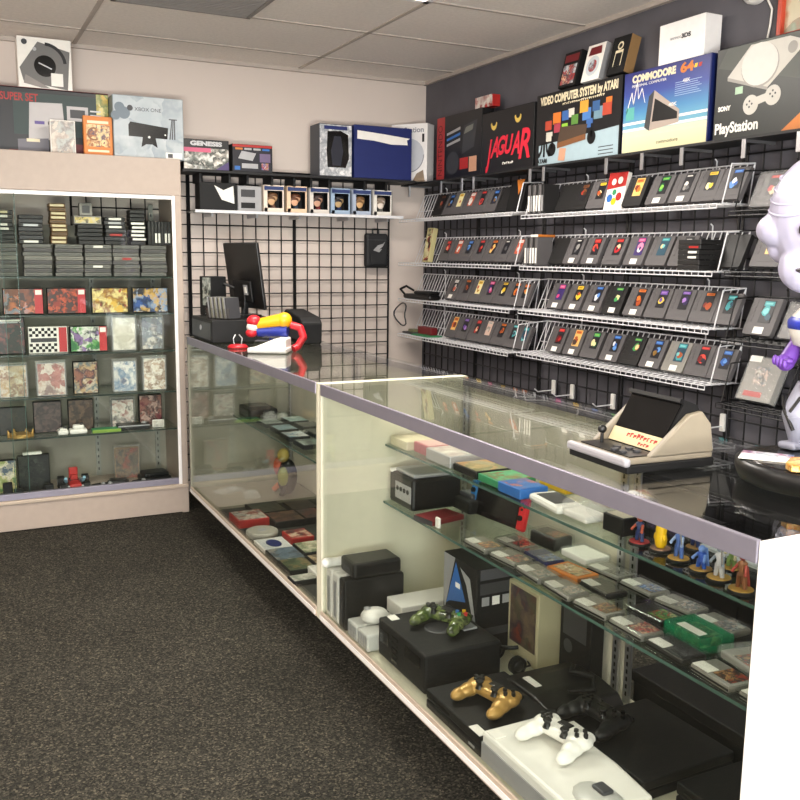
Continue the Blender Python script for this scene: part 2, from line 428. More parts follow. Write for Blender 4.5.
def cart_body(m, w=.118, h=.133, t=.019):
    b = MB()
    b.prism([(-w/2, .008), (-w/2+.004, 0), (w/2-.004, 0), (w/2, .008), (w/2, h), (-w/2, h)], -t, 0, m)
    for k in range(5): b.box(-w/2+.005, -t-.0012, .045+k*.017, -w/2+.022, -t, .057+k*.017, m)
    b.box(-w/2+.025, -t-.001, .018, w/2-.01, -t, .021, m)
    return b
STK = {}
def flatcol(h):
    return mat('ink_'+h.strip('#'), h, .4)
def sticker(lx, lw, z0, z1, c):
    p = PALS[c]; b = MB(); y = -.0205; r = random
    dark = c in ('red', 'blue', 'purple', 'black and white', 'green', 'brown') or r.random() < .7
    b.box(lx-lw/2, y, z0, lx+lw/2, -.0192, z1, flatcol('#1e1d22' if dark else p[2]))
    h = z1-z0; th = h*r.uniform(.14, .24); x0, x1 = lx-lw*.42, lx+lw*.42
    rect(b, x0, z1-th-.003, x1, z1-.004, y-.0002, flatcol(p[0]), 0); rect(b, x0+lw*.1, z1-th*.7-.003, x1-lw*.15, z1-th*.3-.003, y-.0004, flatcol(p[1]), 0)
    cz = z0+h*.36; n = 9
    for q in range(3):
        ox, oz, rr = r.uniform(-.2, .2)*lw, r.uniform(-.14, .16)*h, r.uniform(.24, .42)*(1-.2*q)
        b.quad([(lx+ox+rr*lw*math.cos(2*PI*k/n)*r.uniform(.7, 1.2), y-.0006-.0003*q, cz+oz+rr*h*.7*math.sin(2*PI*k/n)*r.uniform(.7, 1.1)) for k in range(n)], flatcol(p[(q*2+r.randint(0, 2)) % len(p)]))
    return b
def cartridge(loc, rz, lean, label, c='red', body=CART, tagged=False, group=None, sz=1., lw=.048, lx=.013, nolabel=False, ry=0.):
    t = thing('game_cartridge', label, 'game cartridge', loc, (-lean, ry, rz), group)
    t.scale = (sz, sz, sz*.97)
    cart_body(body).build('body', t)
    if not nolabel:
        sticker(lx, lw, .045, .126, c).build('sticker', t)
    if tagged:
        MB().box(lx-.028, -.0215, .004, lx+.012, -.0206, .028, PAPER).build('price_tag', t)
    return t
ORD = ('first', 'second', 'third', 'fourth', 'fifth', 'sixth', 'seventh', 'eighth', 'ninth', 'tenth', 'eleventh', 'twelfth')
# (distance along wall y, sticker colour, price tag, body)
CARTS = {
 '0L': [(-.41, 'brown', 0, CARTD), (-.508, 'blue', 0, CART), (-.62, 'yellow', 0, CART), (-.735, 'white', 0, CART), (-.858, 'red', 0, CART), (-.975, 'blue', 0, CART), (-1.095, None, 0, CARTD)],
 '0R': [(-1.72, 'brown', 0, CARTD), (-1.845, 'yellow', 0, CART), (-2.085, 'orange', 0, CARTD), (-2.228, 'green', 1, CART), (-2.36, 'black and white', 1, CART), (-2.487, 'yellow', 0, CART), (-2.605, 'blue', 0, CART)],
 '1L': [(-.49, 'red', 0, CART), (-.61, 'white', 0, CART), (-.725, 'blue', 0, CART), (-.85, 'red', 0, CART), (-.972, 'orange', 0, CART), (-1.093, 'black and white', 0, CART), (-1.215, 'white', 0, CART)],
 '1R': [(-1.69, 'black and white', 1, CART), (-1.825, 'red', 1, CART), (-1.97, 'red', 0, CART), (-2.112, 'pink', 1, CART), (-2.246, 'teal', 0, CART), (-2.378, 'black and white', 0, CART)],
 '2L': [(-.575, 'white', 1, CART), (-.715, 'orange', 0, CART), (-.84, 'yellow', 0, CART), (-.963, 'pink', 0, CART), (-1.082, 'yellow', 0, CART), (-1.2, 'orange', 0, CART)],
 '2R': [(-1.575, 'pink', 1, CART), (-1.71, 'yellow', 1, CART), (-1.85, 'blue', 1, CART), (-1.988, 'green', 1, CARTD), (-2.125, 'orange', 1, CART), (-2.257, 'purple', 0, CART), (-2.386, 'purple', 0, CART), (-2.51, 'orange', 0, CART)],
 '3L': [(-.583, 'orange', 0, CART), (-.708, 'purple', 0, CART), (-.835, 'red', 0, CART), (-.955, 'pale', 0, CART), (-1.075, 'orange', 0, CART), (-1.195, 'teal', 0, CART)],
 '3R': [(-1.585, 'red', 1, CART), (-1.718, 'orange', 1, CART), (-1.847, 'green', 0, CART), (-1.985, 'blue', 1, CART), (-2.115, 'green', 0, CARTD), (-2.243, 'blue', 1, CART), (-2.377, 'teal', 1, CARTL), (-2.503, 'red', 0, CART)],
}
LEAN = rad(24)
for key, rows in CARTS.items():
    y0, y1, z = SHELVES[key]; bank = 'corner bank' if key[1] == 'L' else 'middle bank'
    for k, (y, c, tg, bd) in enumerate(rows):
        bn = 'black' if bd is CARTD else 'pale grey' if bd is CARTL else 'grey'
        cc = 'monochrome' if c == 'black and white' else c
        what = f'{bn} game cartridge, {cc} sticker' if c else 'blank black game cartridge'
        cartridge((-.121, y, z+.0085), FACE_R, LEAN+rad(random.uniform(-2, 2)), f'{what}, {ORD[k]} from left on {ROWN[int(key[0])]} shelf of {bank}', c or 'red', bd, bool(tg), f'cartridges on the wire shelves', nolabel=c is None)
# last cartridge in each shelf stands behind the end loop
for key, y, c in (('2L', -1.285, 'orange'), ('3L', -1.29, 'teal'), ('2R', -2.618, 'teal'), ('3R', -2.615, 'blue')):
    z = SHELVES[key][2]
    cartridge((-.119, y, z+.0085), FACE_R, LEAN, f'grey game cartridge, {c} sticker, behind end loop of {ROWN[int(key[0])]} shelf, {"corner" if key[1]=="L" else "middle"} bank', c, CART, False, 'cartridges on the wire shelves', sz=.96)
# spine-on stacks
def spine_cart(loc, rot, label, stripe=PAPER, body=CARTD, group='cartridges standing spine out', h=.133, w=.118, t=.019, s0=.2, s1=.8):
    b = MB(); b.box(0, -t/2, 0, w, t/2, h, body, .002, 1)
    o = b.build('game_cartridge', None, loc, rot); tag(o, label, 'game cartridge', group)
    if stripe is not None: MB().box(-.0008, -t*.33, h*s0, 0, t*.33, h*s1, stripe).build('end_label', o)
    return o
for j, (key, ya, n, nm) in enumerate((('0R', -1.435, 6, 'top'), ('1R', -1.42, 5, 'second'))):
    z = SHELVES[key][2]
    for k in range(n):
        spine_cart((-.199, ya-.0215*k, z+.004), (0, 0, 0), f'black cartridge standing spine out, {ORD[k]} from left end of {nm} shelf, middle bank', PAPER if k in (0, 2, 3, 4) else SILV, CARTD if k % 2 else CART, s0=.08, s1=.62, w=.09)
z = SHELVES['0R'][2]
cartridge((-.118, -1.602, z+.0085), FACE_R, LEAN, 'dark blank cartridge right after the spine-out ones, top shelf, middle bank', body=CARTD, nolabel=True, group='cartridges on the wire shelves')
z = SHELVES['1R'][2]
cartridge((-.118, -1.567, z+.0085), FACE_R, LEAN, 'tall black cartridge with a round mark, back side out, second shelf of the middle bank', body=CARTD, nolabel=True, group='cartridges on the wire shelves')
for k in range(6):
    b = MB(); b.box(-.055, -.055, 0, .055, .055, .018, CARTD, .002, 1)
    o = b.build('game_cartridge', None, (-.16, -2.514, z+.003+.0188*k), (0, 0, random.uniform(-.05, .05)))
    tag(o, f'black cartridge in the flat pile on the second wire shelf, {ORD[k]} from bottom', 'game cartridge', 'cartridges piled flat on the wire shelf')
    if k in (2, 3, 4): MB().box(-.0558, -.045, .005, -.055, .0, .013, PAPER if k != 4 else RED).build('end_label', o)
cartridge((-.118, -2.628, z+.0085), FACE_R, LEAN, 'plain black cartridge behind the end loop of the second shelf, middle bank', body=CARTD, nolabel=True, group='cartridges on the wire shelves')
# boxed things among the cartridges
def flatbox(name, label, cat, w, d, h, body, loc, rz, front=None, lean=0., inset=.0, group=None, side=None, deco=None, bev=.0015):
    b = MB(); b.box(-w/2, -d/2, 0, w/2, d/2, h, body, bev, 1)
    if front is not None: b.box(-w/2+inset, -d/2-.0008, inset, w/2-inset, -d/2-.0001, h-inset, front)
    if deco: deco(b, w, d, h)
    o = b.build(name, None, loc, (-lean, 0, rz)); return tag(o, label, cat, group)
z = SHELVES['0R'][2]
def candy(b, w, d, h):
    y = -d/2-.0012
    b.quad([(-w/2, y, h*.55), (w/2, y, h*.62), (w/2, y, h), (-w/2, y, h)], RED)
    for x, zz, r, m in ((-.03, .05, .018, BLUE), (.0, .035, .016, YEL), (.028, .055, .018, RED), (-.005, .075, .013, GREEN), (-.02, .12, .014, PAPER), (.02, .125, .016, PAPER)):
        b.cyl((x, y, zz), (x, y-.0006, zz), r, m, 16)
flatbox('game_box', 'red and white game box with coloured dots standing on the top wire shelf', 'game box', .118, .022, .16, PAPER, (-.125, -1.966, z+.003), FACE_R, None, rad(12), deco=candy)
z = SHELVES['0L'][2]
o = flatbox('game_box', 'black game box with an orange corner, right end of the top corner shelf', 'game box', .13, .03, .16, BLK2, (-.13, -1.215, z+.006), FACE_R, None, rad(14), deco=lambda b, w, d, h: b.quad([(-.02, -d/2-.001, h), (.05, -d/2-.001, h), (.02, -d/2-.001, h*.5)], ORANGE))
z = SHELVES['1L'][2]
flatbox('game_box', 'tall yellowed game case leaning at the left end of the second corner shelf', 'game box', .075, .03, .2, mat('yellowed_case', '#b5ad7e', .5), (-.155, -.34, z+.004), FACE_R, art(['#3a3a20', '#b5ad7e', '#d8d0a4', '#8a2a1a', '#20201c'], 22), rad(10), .008)
# orange-topped box above the stack
flatbox('game_box', 'small flat box with an orange end on top of the spine-out cartridges, second shelf', 'game box', .06, .1, .012, ORANGE, (-.12, -1.45, SHELVES['1R'][2]+.1385), FACE_R, PAPER)
# cable coil and gun on corner shelves
z = SHELVES['2L'][2]; t = thing('game_light_gun', 'black accessory with a strap on the left end of the third corner shelf', 'accessory', (-.16, -.3, z+.001), (0, 0, FACE_R))
b = MB(); b.box(-.17, -.05, 0, .17, .03, .03, BLK, .012); b.box(-.05, -.04, .028, .16, .03, .05, BLK, .012); b.build('body', t)
b = MB(); b.tube([(-.15, -.04, .02), (-.18, -.06, .055), (-.12, -.05, .075), (-.06, -.03, .05)], .007, BLK2, 6); b.build('strap', t)
t = thing('cable_loop', 'dark cable loop hanging under the third corner shelf', 'cable', (-.2, -.1, z-.03), (0, 0, FACE_R))
b = MB(); pts = [(.075*math.sin(a)*(1+.2*math.sin(3*a)), 0.01*math.cos(2*a), -.07+.07*math.cos(a)) for a in [2*PI*k/18 for k in range(18)]]
b.tube(pts, .0045, DGREY, 6, True); b.build('loop', t)
z = SHELVES['3L'][2]; t = thing('circuit_board', 'green circuit board with a maroon connector on the bottom corner shelf', 'circuit board', (-.155, -.26, z+.001), (0, 0, FACE_R))
MB().box(-.02, -.05, 0, .19, .05, .006, GREEN, .001).build('board', t); MB().box(-.03, .0, .006, .14, .045, .05, DRED, .004).build('connector', t)
b = MB(); b.box(-.16, -.04, 0, -.02, .04, .012, DGREY, .003); b.box(-.1, -.03, .012, -.03, .02, .03, mat('olive_plastic', '#6a6a4c', .5), .004)
b.build('adapter', t)
# third bank (black shelves)
z = SHELVES['0B'][2]
def bagged(loc, label, c, sz=1.):
    t = cartridge(loc, FACE_R, LEAN, label, c, CART, False, 'cartridges on the black wire shelves', sz=sz)
    MB().box(-.064, -.0245, -.001, .064, .002, .14, FILM, .004).build('bag', t); return t
bagged((-.12, -2.775, z+.006), 'bagged grey cartridge with red sticker on the top black shelf', 'red')
cartridge((-.124, -2.92, z+.009), FACE_R, LEAN, 'pale cartridge half hidden by the statue on the top black shelf', 'pale', CARTL, group='cartridges on the black wire shelves')
z = SHELVES['1B'][2]
cartridge((-.124, -2.80, z+.009), FACE_R, LEAN, 'grey cartridge with orange sticker on the second black shelf', 'orange', CART, group='cartridges on the black wire shelves', sz=1.08)
cartridge((-.124, -2.935, z+.009), FACE_R, LEAN, 'cartridge with red sticker beside the statue head on the second black shelf', 'red', CARTL, True, group='cartridges on the black wire shelves')
z = SHELVES['2B'][2]
cartridge((-.124, -2.79, z+.009), FACE_R, LEAN, 'grey cartridge with teal and orange sticker and price tag on the third black shelf', 'teal', CART, True, group='cartridges on the black wire shelves', sz=1.08)
bagged((-.12, -2.945, z+.006), 'bagged grey cartridge beside the statue neck on the third black shelf', 'black and white')
z = SHELVES['3B'][2]
t = thing('boxed_cartridge', 'large pale grey boxed cartridge in clear film on the bottom black shelf', 'game cartridge', (-.12, -2.80, z+.004), (-LEAN, 0, FACE_R))
b = MB(); b.box(-.075, -.03, 0, .075, 0, .165, CARTL, .003); b.build('box', t)
MB().box(-.03, -.0312, .06, .03, -.0302, .13, pal('pale')).build('sticker', t)
MB().box(-.05, -.0312, .015, .03, -.0302, .035, RED).build('red_stripe', t)
MB().box(-.072, -.0335, .145, -.02, -.0325, .168, PAPER).build('price_tag', t); MB().box(-.078, -.032, .0, .078, .002, .168, FILM).build('film', t)
# empty white display hooks lower on the grid
for k, (y, z, d) in enumerate(((-1.47, .715, 'leftmost of the four'), (-1.62, .713, 'second from left of the four'), (-1.92, .71, 'left of the arcade cabinet'), (-2.57, .725, 'right of the arcade cabinet'))):
    t = thing('display_hook', f'empty white display hook on the slate wall grid, {d}', 'hook', (-.0325, y, z), (0, 0, FACE_R))
    MB().box(-.012, -.012, -.02, .012, .0, .05, WPL, .003).build('clip', t)
    b = MB(); b.tube([(0, -.012, 0), (0, -.1, -.003), (0, -.12, .012)], .003, WWIRE, 6); b.build('prong', t)

# ------------------------------------------------------------------ top ledge of boxes on the right wall
LZ = 1.79
LEDGE_M = mat('ledge_black', '#141416', .6)
t = thing('display_ledge', 'black ledge above the wire shelves carrying the big console boxes', 'ledge', (0, 0, LZ), (0, 0, FACE_R))
MB().box(.05, -.19, -.01, 3.3, -.036, -.0005, LEDGE_M).build('board', t)
for y in (.16, .55, .78, .9, 1.42, 1.53, 1.98, 2.2, 2.42, 2.72, 2.95):
    b = MB(); b.box(y-.009, -.19, -.075, y+.009, -.184, -.01, STEEL, .001); b.box(y-.006, -.184, -.02, y+.006, -.04, -.0105, STEEL)
    b.build('bracket', t)
def bigbox(name, label, w, d, h, body, loc, rz, deco=None, cat='console box', lean=0., bev=.002):
    b = MB(); b.box(-w/2, -d/2, 0, w/2, d/2, h, body, bev, 1)
    if deco: deco(b, w, h, -d/2-.0006)
    return tag(b.build(name, None, loc, (-lean, 0, rz)), label, cat)
XF = -.0825
# white box in the corner, turned to the room
PGREY = mat('pale_grey_print', '#c4c6cc', .5); LAVR = mat('print_grey', '#8f9098', .5)
def d_psone(b, w, h, y):
    disc(b, (0, h*.45), w*.42, y, PGREY, 1)
    for k in range(14):
        a0, a1 = -2.2+k*.16, -2.2+(k+1)*.16; r = w*.42
        poly(b, [(r*math.cos(a0), h*.45+r*math.sin(a0)), (r*math.cos(a1), h*.45+r*math.sin(a1)), ((r-.006)*math.cos(a1), h*.45+(r-.006)*math.sin(a1)), ((r-.006)*math.cos(a0), h*.45+(r-.006)*math.sin(a0))], y, LAVR, 2)
    rect(b, w*.36, h*.68, w*.42, h*.82, y, BLK, 2)
    poly(b, [(-w*.5, 0), (-w*.1, 0), (-w*.5, h*.3)], y, mat('tan_print', '#8c7a66', .5), 2)
    poly(b, [(w*.1, 0), (w*.45, 0), (w*.4, h*.2), (w*.22, h*.14)], y, mat('tan_print', '#8c7a66', .5), 2)
o = bigbox('console_box', 'white console box with a pale disc picture standing in the room corner', .235, .1, .335, WHITE, (-.155, -.13, LZ+.012), rad(-52), d_psone)
lettering(o, 'PlayStation', -.105, .285, .042, LAVR, .2, -.0512, bold=.001)
# red-striped black console box
def d_n64(b, w, h, y):
    rect(b, -w/2, 0, -w/2+.09, h, y, mat('faded_red_print', '#a83232', .5), 1)
    rect(b, -w/2+.09, 0, w/2, h, y, mat('near_black_print', '#100f12', .4), 1)
    for k in range(3): poly(b, [(-.13, .245-.03*k), (.02, .265-.03*k), (.02, .28-.03*k), (-.13, .258-.03*k)], y, (SILV, BLUE, SILV)[k], 2)
    poly(b, [(.04, .13), (.17, .16), (.2, .3), (.06, .28)], y, mat('print_charcoal', '#35363a', .5), 2)
    disc(b, (-.06, .09), .07, y, mat('print_charcoal', '#35363a', .5), 2, e=.9)
    poly(b, [(.06, .235), (.15, .25), (.16, .28), (.08, .27)], y, mat('print_mid_grey', '#6a6c66', .5), 3)
    rect(b, .02, .05, .11, .11, y, RED, 3); rect(b, .12, .03, .2, .11, y, mat('print_peach', '#c8967a', .5), 3)
o = bigbox('console_box', 'black console box with a broad red strip down its left side', .49, .075, .352, BLK2, (XF, -.617, LZ+.001), FACE_R, d_n64)
lettering(o, 'NINTENDO', -.18, .03, .07, mat('deep_red_ink', '#5e1416', .5), .28, -.0393, rot=PI/2)
# small red box on top
flatbox('game_box', 'small red and white striped box perched behind the top of the black console boxes', 'game box', .17, .05, .06, RED, (-.075, -.84, LZ+.3545), FACE_R, art(['#a82420', '#d8d4cc', '#8a1a1a'], 20), 0)
# big cat console box
def d_jag(b, w, h, y):
    rect(b, -w/2+.004, .004, w/2-.004, h-.004, y, mat('near_black_print', '#111013', .4), 1)
    for cx, cz, s in ((-.12, .255, 1), (.1, .268, -1)):
        pts = [(cx+.03*math.cos(a), cz+.035*math.sin(a)) for a in [PI+k*PI/8 for k in range(9)]] + [(cx+.02*math.cos(a), cz+.006+.02*math.sin(a)) for a in [2*PI-k*PI/8 for k in range(9)]]
        poly(b, pts, y, mat('cat_eye_yellow', '#d8b85a', .5), 2)
o = bigbox('console_box', 'black console box with jagged red lettering and two yellow eyes', .475, .075, .315, BLK2, (XF, -1.103, LZ+.001), FACE_R, d_jag)
JR = mat('jagged_red_ink', '#d8263c', .5)
for ch, u, v, s, sh in (('J', -.193, .055, .165, .5), ('A', -.15, .085, .14, .35), ('G', -.082, .095, .125, .35), ('U', -.014, .095, .125, .3), ('A', .045, .085, .15, .35), ('R', .115, .06, .2, .25)):
    lettering(o, ch, u, v, s, JR, dict(J=.06, R=.1).get(ch, .078), -.0389, shear=sh, bold=.009 if ch == 'J' else .004)
dashes(o, -.03, .04, .1, .014, 6, PAPER, -.0383)
# video computer box with many small pictures
ICE = mat('ice_blue_print', '#9fb4bd', .5)
def d_vcs(b, w, h, y):
    rect(b, -w/2+.003, .003, w/2-.003, h-.003, y, mat('near_black_print', '#151416', .4), 1)
    poly(b, [(-w/2+.03, .006), (w/2-.006, .006), (w/2-.006, .13), (-w/2+.03, .1)], y, ICE, 2)
    cs = ['#b0442e', '#d0722a', '#3a62a0', '#c8c4b8', '#58843a', '#86b83a', '#4a7ab8', '#d09a3a', '#355a8a', '#6a8a9a', '#a03a4a']
    for k, (u, v, s) in enumerate(((-.23, .19, .05), (-.17, .215, .06), (-.1, .225, .05), (-.055, .235, .045), (-.03, .195, .05), (-.1, .165, .045), (.05, .205, .06), (.03, .245, .06), (.12, .24, .05), (.13, .2, .06), (-.16, .17, .05), (.19, .21, .06), (.21, .255, .04), (.08, .165, .045), (-.22, .13, .05))):
        v *= .87; rect(b, u, v, u+s, v+s*.85, y, mat('picture_tile', cs[k % len(cs)], .5), 3+k % 3)
    poly(b, [(-.13, .1), (.08, .12), (.09, .16), (-.11, .17)], y, mat('print_brown', '#4a3a2e', .5), 7)
    poly(b, [(-.13, .075), (.08, .095), (.08, .12), (-.13, .1)], y, mat('print_wood', '#7a4f30', .5), 7)
    for u, v in ((-.17, .075), (.12, .1)): disc(b, (u, v), .03, y, BLK, 8); rect(b, u-.006, v, u+.006, v+.06, y, BLK, 8)
    poly(b, [(-.12, .02), (-.07, .015), (-.06, .07), (-.11, .075)], y, mat('print_peach', '#c8967a', .5), 8)
    # three-pronged mountain mark
    cx, cz = -w/2+.075, .045
    poly(b, [(cx-.007, cz), (cx+.007, cz), (cx+.007, cz+.07), (cx-.007, cz+.07)], y, BLK, 8)
    for s in (-1, 1): poly(b, [(cx+s*.011, cz+.07), (cx+s*.02, cz+.07), (cx+s*.03, cz+.03), (cx+s*.055, cz+.008), (cx+s*.055, cz), (cx+s*.035, cz), (cx+s*.017, cz+.025)], y, BLK, 8)
    rect(b, .17, .02, .27, .024, y, DGREY, 3); rect(b, .17, .035, .27, .039, y, DGREY, 3); rect(b, .17, .05, .27, .054, y, DGREY, 3)
o = bigbox('console_box', 'wide black console box covered in many small colour pictures, yellowish title', .615, .075, .335, BLK2, (XF, -1.668, LZ+.001), FACE_R, d_vcs)
CRM = mat('cream_ink', '#e0d4b4', .5)
lettering(o, 'VIDEO COMPUTER SYSTEM by ATARI', -.275, .285, .05, CRM, .56, -.0389, bold=.0022)
dashes(o, -.1, .266, .3, .011, 22, CRM, -.0383)
lettering(o, 'ATARI', -.285, .018, .026, BLK, .08, -.0419, bold=.001)
# blue home computer box
def bluegrad():
    m, nt, out = new_mat('blue_sky_print')
    bb = N(nt, 'ShaderNodeBsdfPrincipled'); bb.inputs['Roughness'].default_value = .4
    tc = N(nt, 'ShaderNodeTexCoord'); sp = N(nt, 'ShaderNodeSeparateXYZ'); nt.links.new(tc.outputs['Generated'], sp.inputs[0])
    cr = N(nt, 'ShaderNodeValToRGB'); e = cr.color_ramp.elements
    e[0].position = .1; e[0].color = lin('#d8d2a8'); e[1].position = 1; e[1].color = lin('#2a2a6a')
    for p, c in ((.26, '#d5d4b4'), (.3, '#6fa8bc'), (.5, '#4a86b4'), (.72, '#3a4a94')):
        x = e.new(p); x.color = lin(c)
    nt.links.new(sp.outputs['Z'], cr.inputs[0]); nt.links.new(cr.outputs[0], bb.inputs['Base Color']); nt.links.new(bb.outputs[0], out.inputs[0]); return m
BG = bluegrad()
def d_com(b, w, h, y):
    rect(b, -w/2+.006, .003, w/2-.004, h-.003, y, BG, 1)
    for k in range(3): rect(b, -w/2+.006, .068+.026*k, w/2-.004, .078+.026*k, y, (CRM, PAPER, PAPER)[k], 2)
    K = mat('print_tan_grey', '#a89a90', .5)
    poly(b, [(-.075, .085), (.09, .1), (.09, .148), (-.055, .24)], y, K, 3); poly(b, [(-.062, .118), (.08, .115), (.08, .14), (-.05, .208)], y, BLK, 4)
    poly(b, [(-.105, .1), (-.075, .085), (-.055, .24), (-.085, .22)], y, DGREY, 4)
    pts = [(-.22, .17), (-.19, .25), (-.18, .2), (-.16, .29), (-.15, .22), (-.13, .26), (-.11, .2)]
    for i in range(len(pts)-1):
        a, c = pts[i], pts[i+1]; poly(b, [a, c, (c[0]+.004, c[1]-.002), (a[0]+.004, a[1]-.002)], y, PAPER, 3)
    rect(b, -.22, .14, -.17, .19, y, mat('print_teal', '#5aa8a0', .5), 3)
    for k in range(7): rect(b, .06, .2+.008*k, .2-.01*(k % 3), .202+.008*k, y, mat('pale_blue_ink', '#9fb8d8', .5), 3)
    for k in range(5): poly(b, [(.09+.022*k, .29), (.105+.022*k, .29), (.11+.022*k, .305), (.095+.022*k, .305)], y, (DRED, RED, ORANGE, YEL, RED)[k], 3)
o = bigbox('computer_box', 'blue and cream home computer box with striped lower edge, right of the picture-covered box', .485, .075, .33, NAVY, (XF, -2.232, LZ+.001), FACE_R, d_com)
lettering(o, 'COMMODORE', -.19, .287, .038, CRM, .25, -.0389, bold=.0022); lettering(o, '64', .085, .283, .05, ORANGE, .07, -.0392, bold=.002)
lettering(o, 'PERSONAL COMPUTER', -.19, .268, .014, PAPER, .2, -.0389); lettering(o, '48K', .1, .245, .02, PAPER, .04, -.0389); lettering(o, '40K', .03, .165, .02, PAPER, .045, -.0392)
lettering(o, 'commodore', -.03, .03, .02, DGREY, .12, -.0389)
# dark console box with grey console picture
def d_ps(b, w, h, y):
    rect(b, -w/2+.003, .003, w/2-.003, h-.003, y, mat('print_dark_green_grey', '#1d201d', .4), 1)
    poly(b, [(w/2-.02, h*.5), (w/2-.004, h-.004), (-w/2+.05, h-.004), (-w/2+.01, h*.8)], y, mat('print_olive_grey', '#3a3e37', .45), 2)
    KP = mat('print_console_grey', '#c2beb6', .5); KP2 = mat('print_console_shadow', '#96928c', .5)
    poly(b, [(-.155, .225), (-.055, .32), (.11, .318), (.185, .29), (.03, .165)], y, KP, 3)
    poly(b, [(-.155, .225), (.03, .165), (.03, .155), (-.155, .213)], y, KP2, 3)
    disc(b, (-.01, .245), .083, y, KP2, 4, e=.9); disc(b, (-.012, .249), .08, y, mat('print_console_light', '#d2cec8', .5), 5, e=.9)
    disc(b, (.125, .28), .02, y, KP2, 5); rect(b, -.115, .16, -.08, .185, y, mat('print_mint', '#a8c4a8', .5), 4)
    disc(b, (-.04, .115), .034, y, KP, 4); disc(b, (.055, .135), .034, y, KP, 4)
    poly(b, [(-.04, .105), (.055, .125), (.055, .15), (-.04, .135)], y, KP, 5)
    for u, v in ((-.045, .118), (.055, .14)):
        for du, dv in ((-.011, 0), (.011, 0), (0, .01), (0, -.01)): disc(b, (u+du, v+dv), .004, y, DGREY, 7, 10)
    poly(b, [(w/2-.12, .004), (w/2-.004, .004), (w/2-.004, .085)], y, ORANGE, 4)
o = bigbox('console_box', 'dark green-grey console box picturing a pale grey console and pad', .425, .075, .33, BLK2, (XF, -2.715, LZ+.001), FACE_R, d_ps)
lettering(o, 'SONY', -.19, .11, .022, PAPER, .06, -.0399, bold=.0012); lettering(o, 'PlayStation', -.2, .03, .052, PAPER, .2, -.0399, bold=.0016)
# narrow side panel of box further right
flatbox('console_box', 'tan console box at the right edge of the ledge, beside the dark green-grey one', 'console box', .3, .075, .33, mat('tan_cardboard', '#a89a84', .6), (XF, -3.09, LZ+.001), FACE_R, art(['#a89a84', '#8a7f6c', '#c4b8a4', '#3c3830'], 16))
# boxes on top of boxes
o = bigbox('console_box', 'plain white handheld console box on top of the blue computer box', .245, .085, .155, WHITE, (-.06, -2.29, LZ+.3325), FACE_R, None)
lettering(o, 'NINTENDO', -.06, .088, .013, LAVR, .06, -.0432); lettering(o, '3DS', .002, .086, .022, DGREY, .05, -.0432, bold=.0012)
def d_a(b, w, h, y):
    rect(b, -w/2+.012, .012, w/2-.014, h*.62, y, art(['#c8ccd0', '#6a8088', '#a8302a', '#2a3a48', '#d8a888'], 45), 1); rect(b, -w/2+.012, h*.7, w/2-.012, h-.014, y, DRED, 1)
def d_b(b, w, h, y):
    disc(b, (0, h*.4), w*.36, y, mat('print_ice', '#c8d0d4', .5), 1); disc(b, (0, h*.4), w*.22, y, art(['#c8ccd0', '#6a8088', '#a8302a', '#2a3a48'], 60), 2)
    poly(b, [(-w*.36, h*.7), (w*.36, h*.7), (w*.3, h*.92), (-w*.3, h*.92)], y, DRED, 2)
def d_c(b, w, h, y):
    for k in range(2):
        r = .036-.006*k; rect(b, -r*.7, h*.2, r*.7, h*.2+.07-.012*k, y, (CRM, BLK)[k], 1+k)
    disc(b, (0, h*.74), .018, y, CRM, 1); disc(b, (0, h*.74), .011, y, BLK, 2)
for nm, w, body, d, yy, side in (('black game box with red-topped ice picture, leftmost of three on the picture-covered box', .125, BLK2, d_a, -1.565, 0), ('white game box with round ice picture, middle of three on the picture-covered box', .125, PAPER, d_b, -1.735, 0), ('black game box with brown side and pale outline, rightmost of three on the picture-covered box', .115, BLK2, d_c, -1.905, 1)):
    o = bigbox('game_box', nm, w, .05, .165, body, (-.082, yy, LZ+.3435), FACE_R, d, 'game box', rad(14))
    if side: MB().box(w/2+.0003, -.025, .002, w/2+.001, .025, .163, KRAFT).build('side_panel', o)
    else: MB().box(w/2+.0003, -.025, .002, w/2+.001, .025, .163, BLK2 if body is BLK2 else SILV).build('side_panel', o)
# wall siren, cable, framed poster
t = thing('wall_speaker', 'round white wall speaker with dark centre high on the slate wall', 'speaker', (0, -2.56, 2.345), (0, 0, FACE_R))
b = MB(); b.at((0, 0, 0), (PI/2, 0, 0)); b.lathe([(.062, 0), (.062, .02), (.05, .032), (.03, .036)], WPL, 28); b.build('housing', t)
b = MB(); b.at((0, -.0362, 0), (PI/2, 0, 0)); b.lathe([(.02, 0), (.016, .004)], BLK, 20)
for k in range(10): b.cyl((.045*math.cos(k*PI/5), .045*math.sin(k*PI/5), -.004), (.045*math.cos(k*PI/5), .045*math.sin(k*PI/5), .001), .006, DGREY, 8)
b.build('grille', t)
b = MB(); b.tube([(.05, -.008, -.05), (.075, -.006, -.095), (.072, -.006, -.145), (.065, -.006, -.185), (.06, -.006, -.227)], .004, WPL, 6)
b.build('cable', t)
t = thing('framed_poster', 'red framed poster with blurred orange and cream picture high on the slate wall', 'poster', (0, -2.97, 2.13), (0, 0, FACE_R))
b = MB(); RF = mat('red_frame', '#c24a34', .45)
for a in ((-.29, 0, -.27, .27), (.27, 0, .29, .27), (-.29, 0, .29, .02), (-.29, .25, .29, .27)): b.box(a[0], -.03, a[1], a[2], -.001, a[3], RF, .003)
b.build('frame', t); MB().box(-.27, -.012, .02, .27, -.002, .25, art(['#c8bfa0', '#b86a48', '#8a9a80', '#d8d0b8', '#5a6050'], 9)).build('print', t)

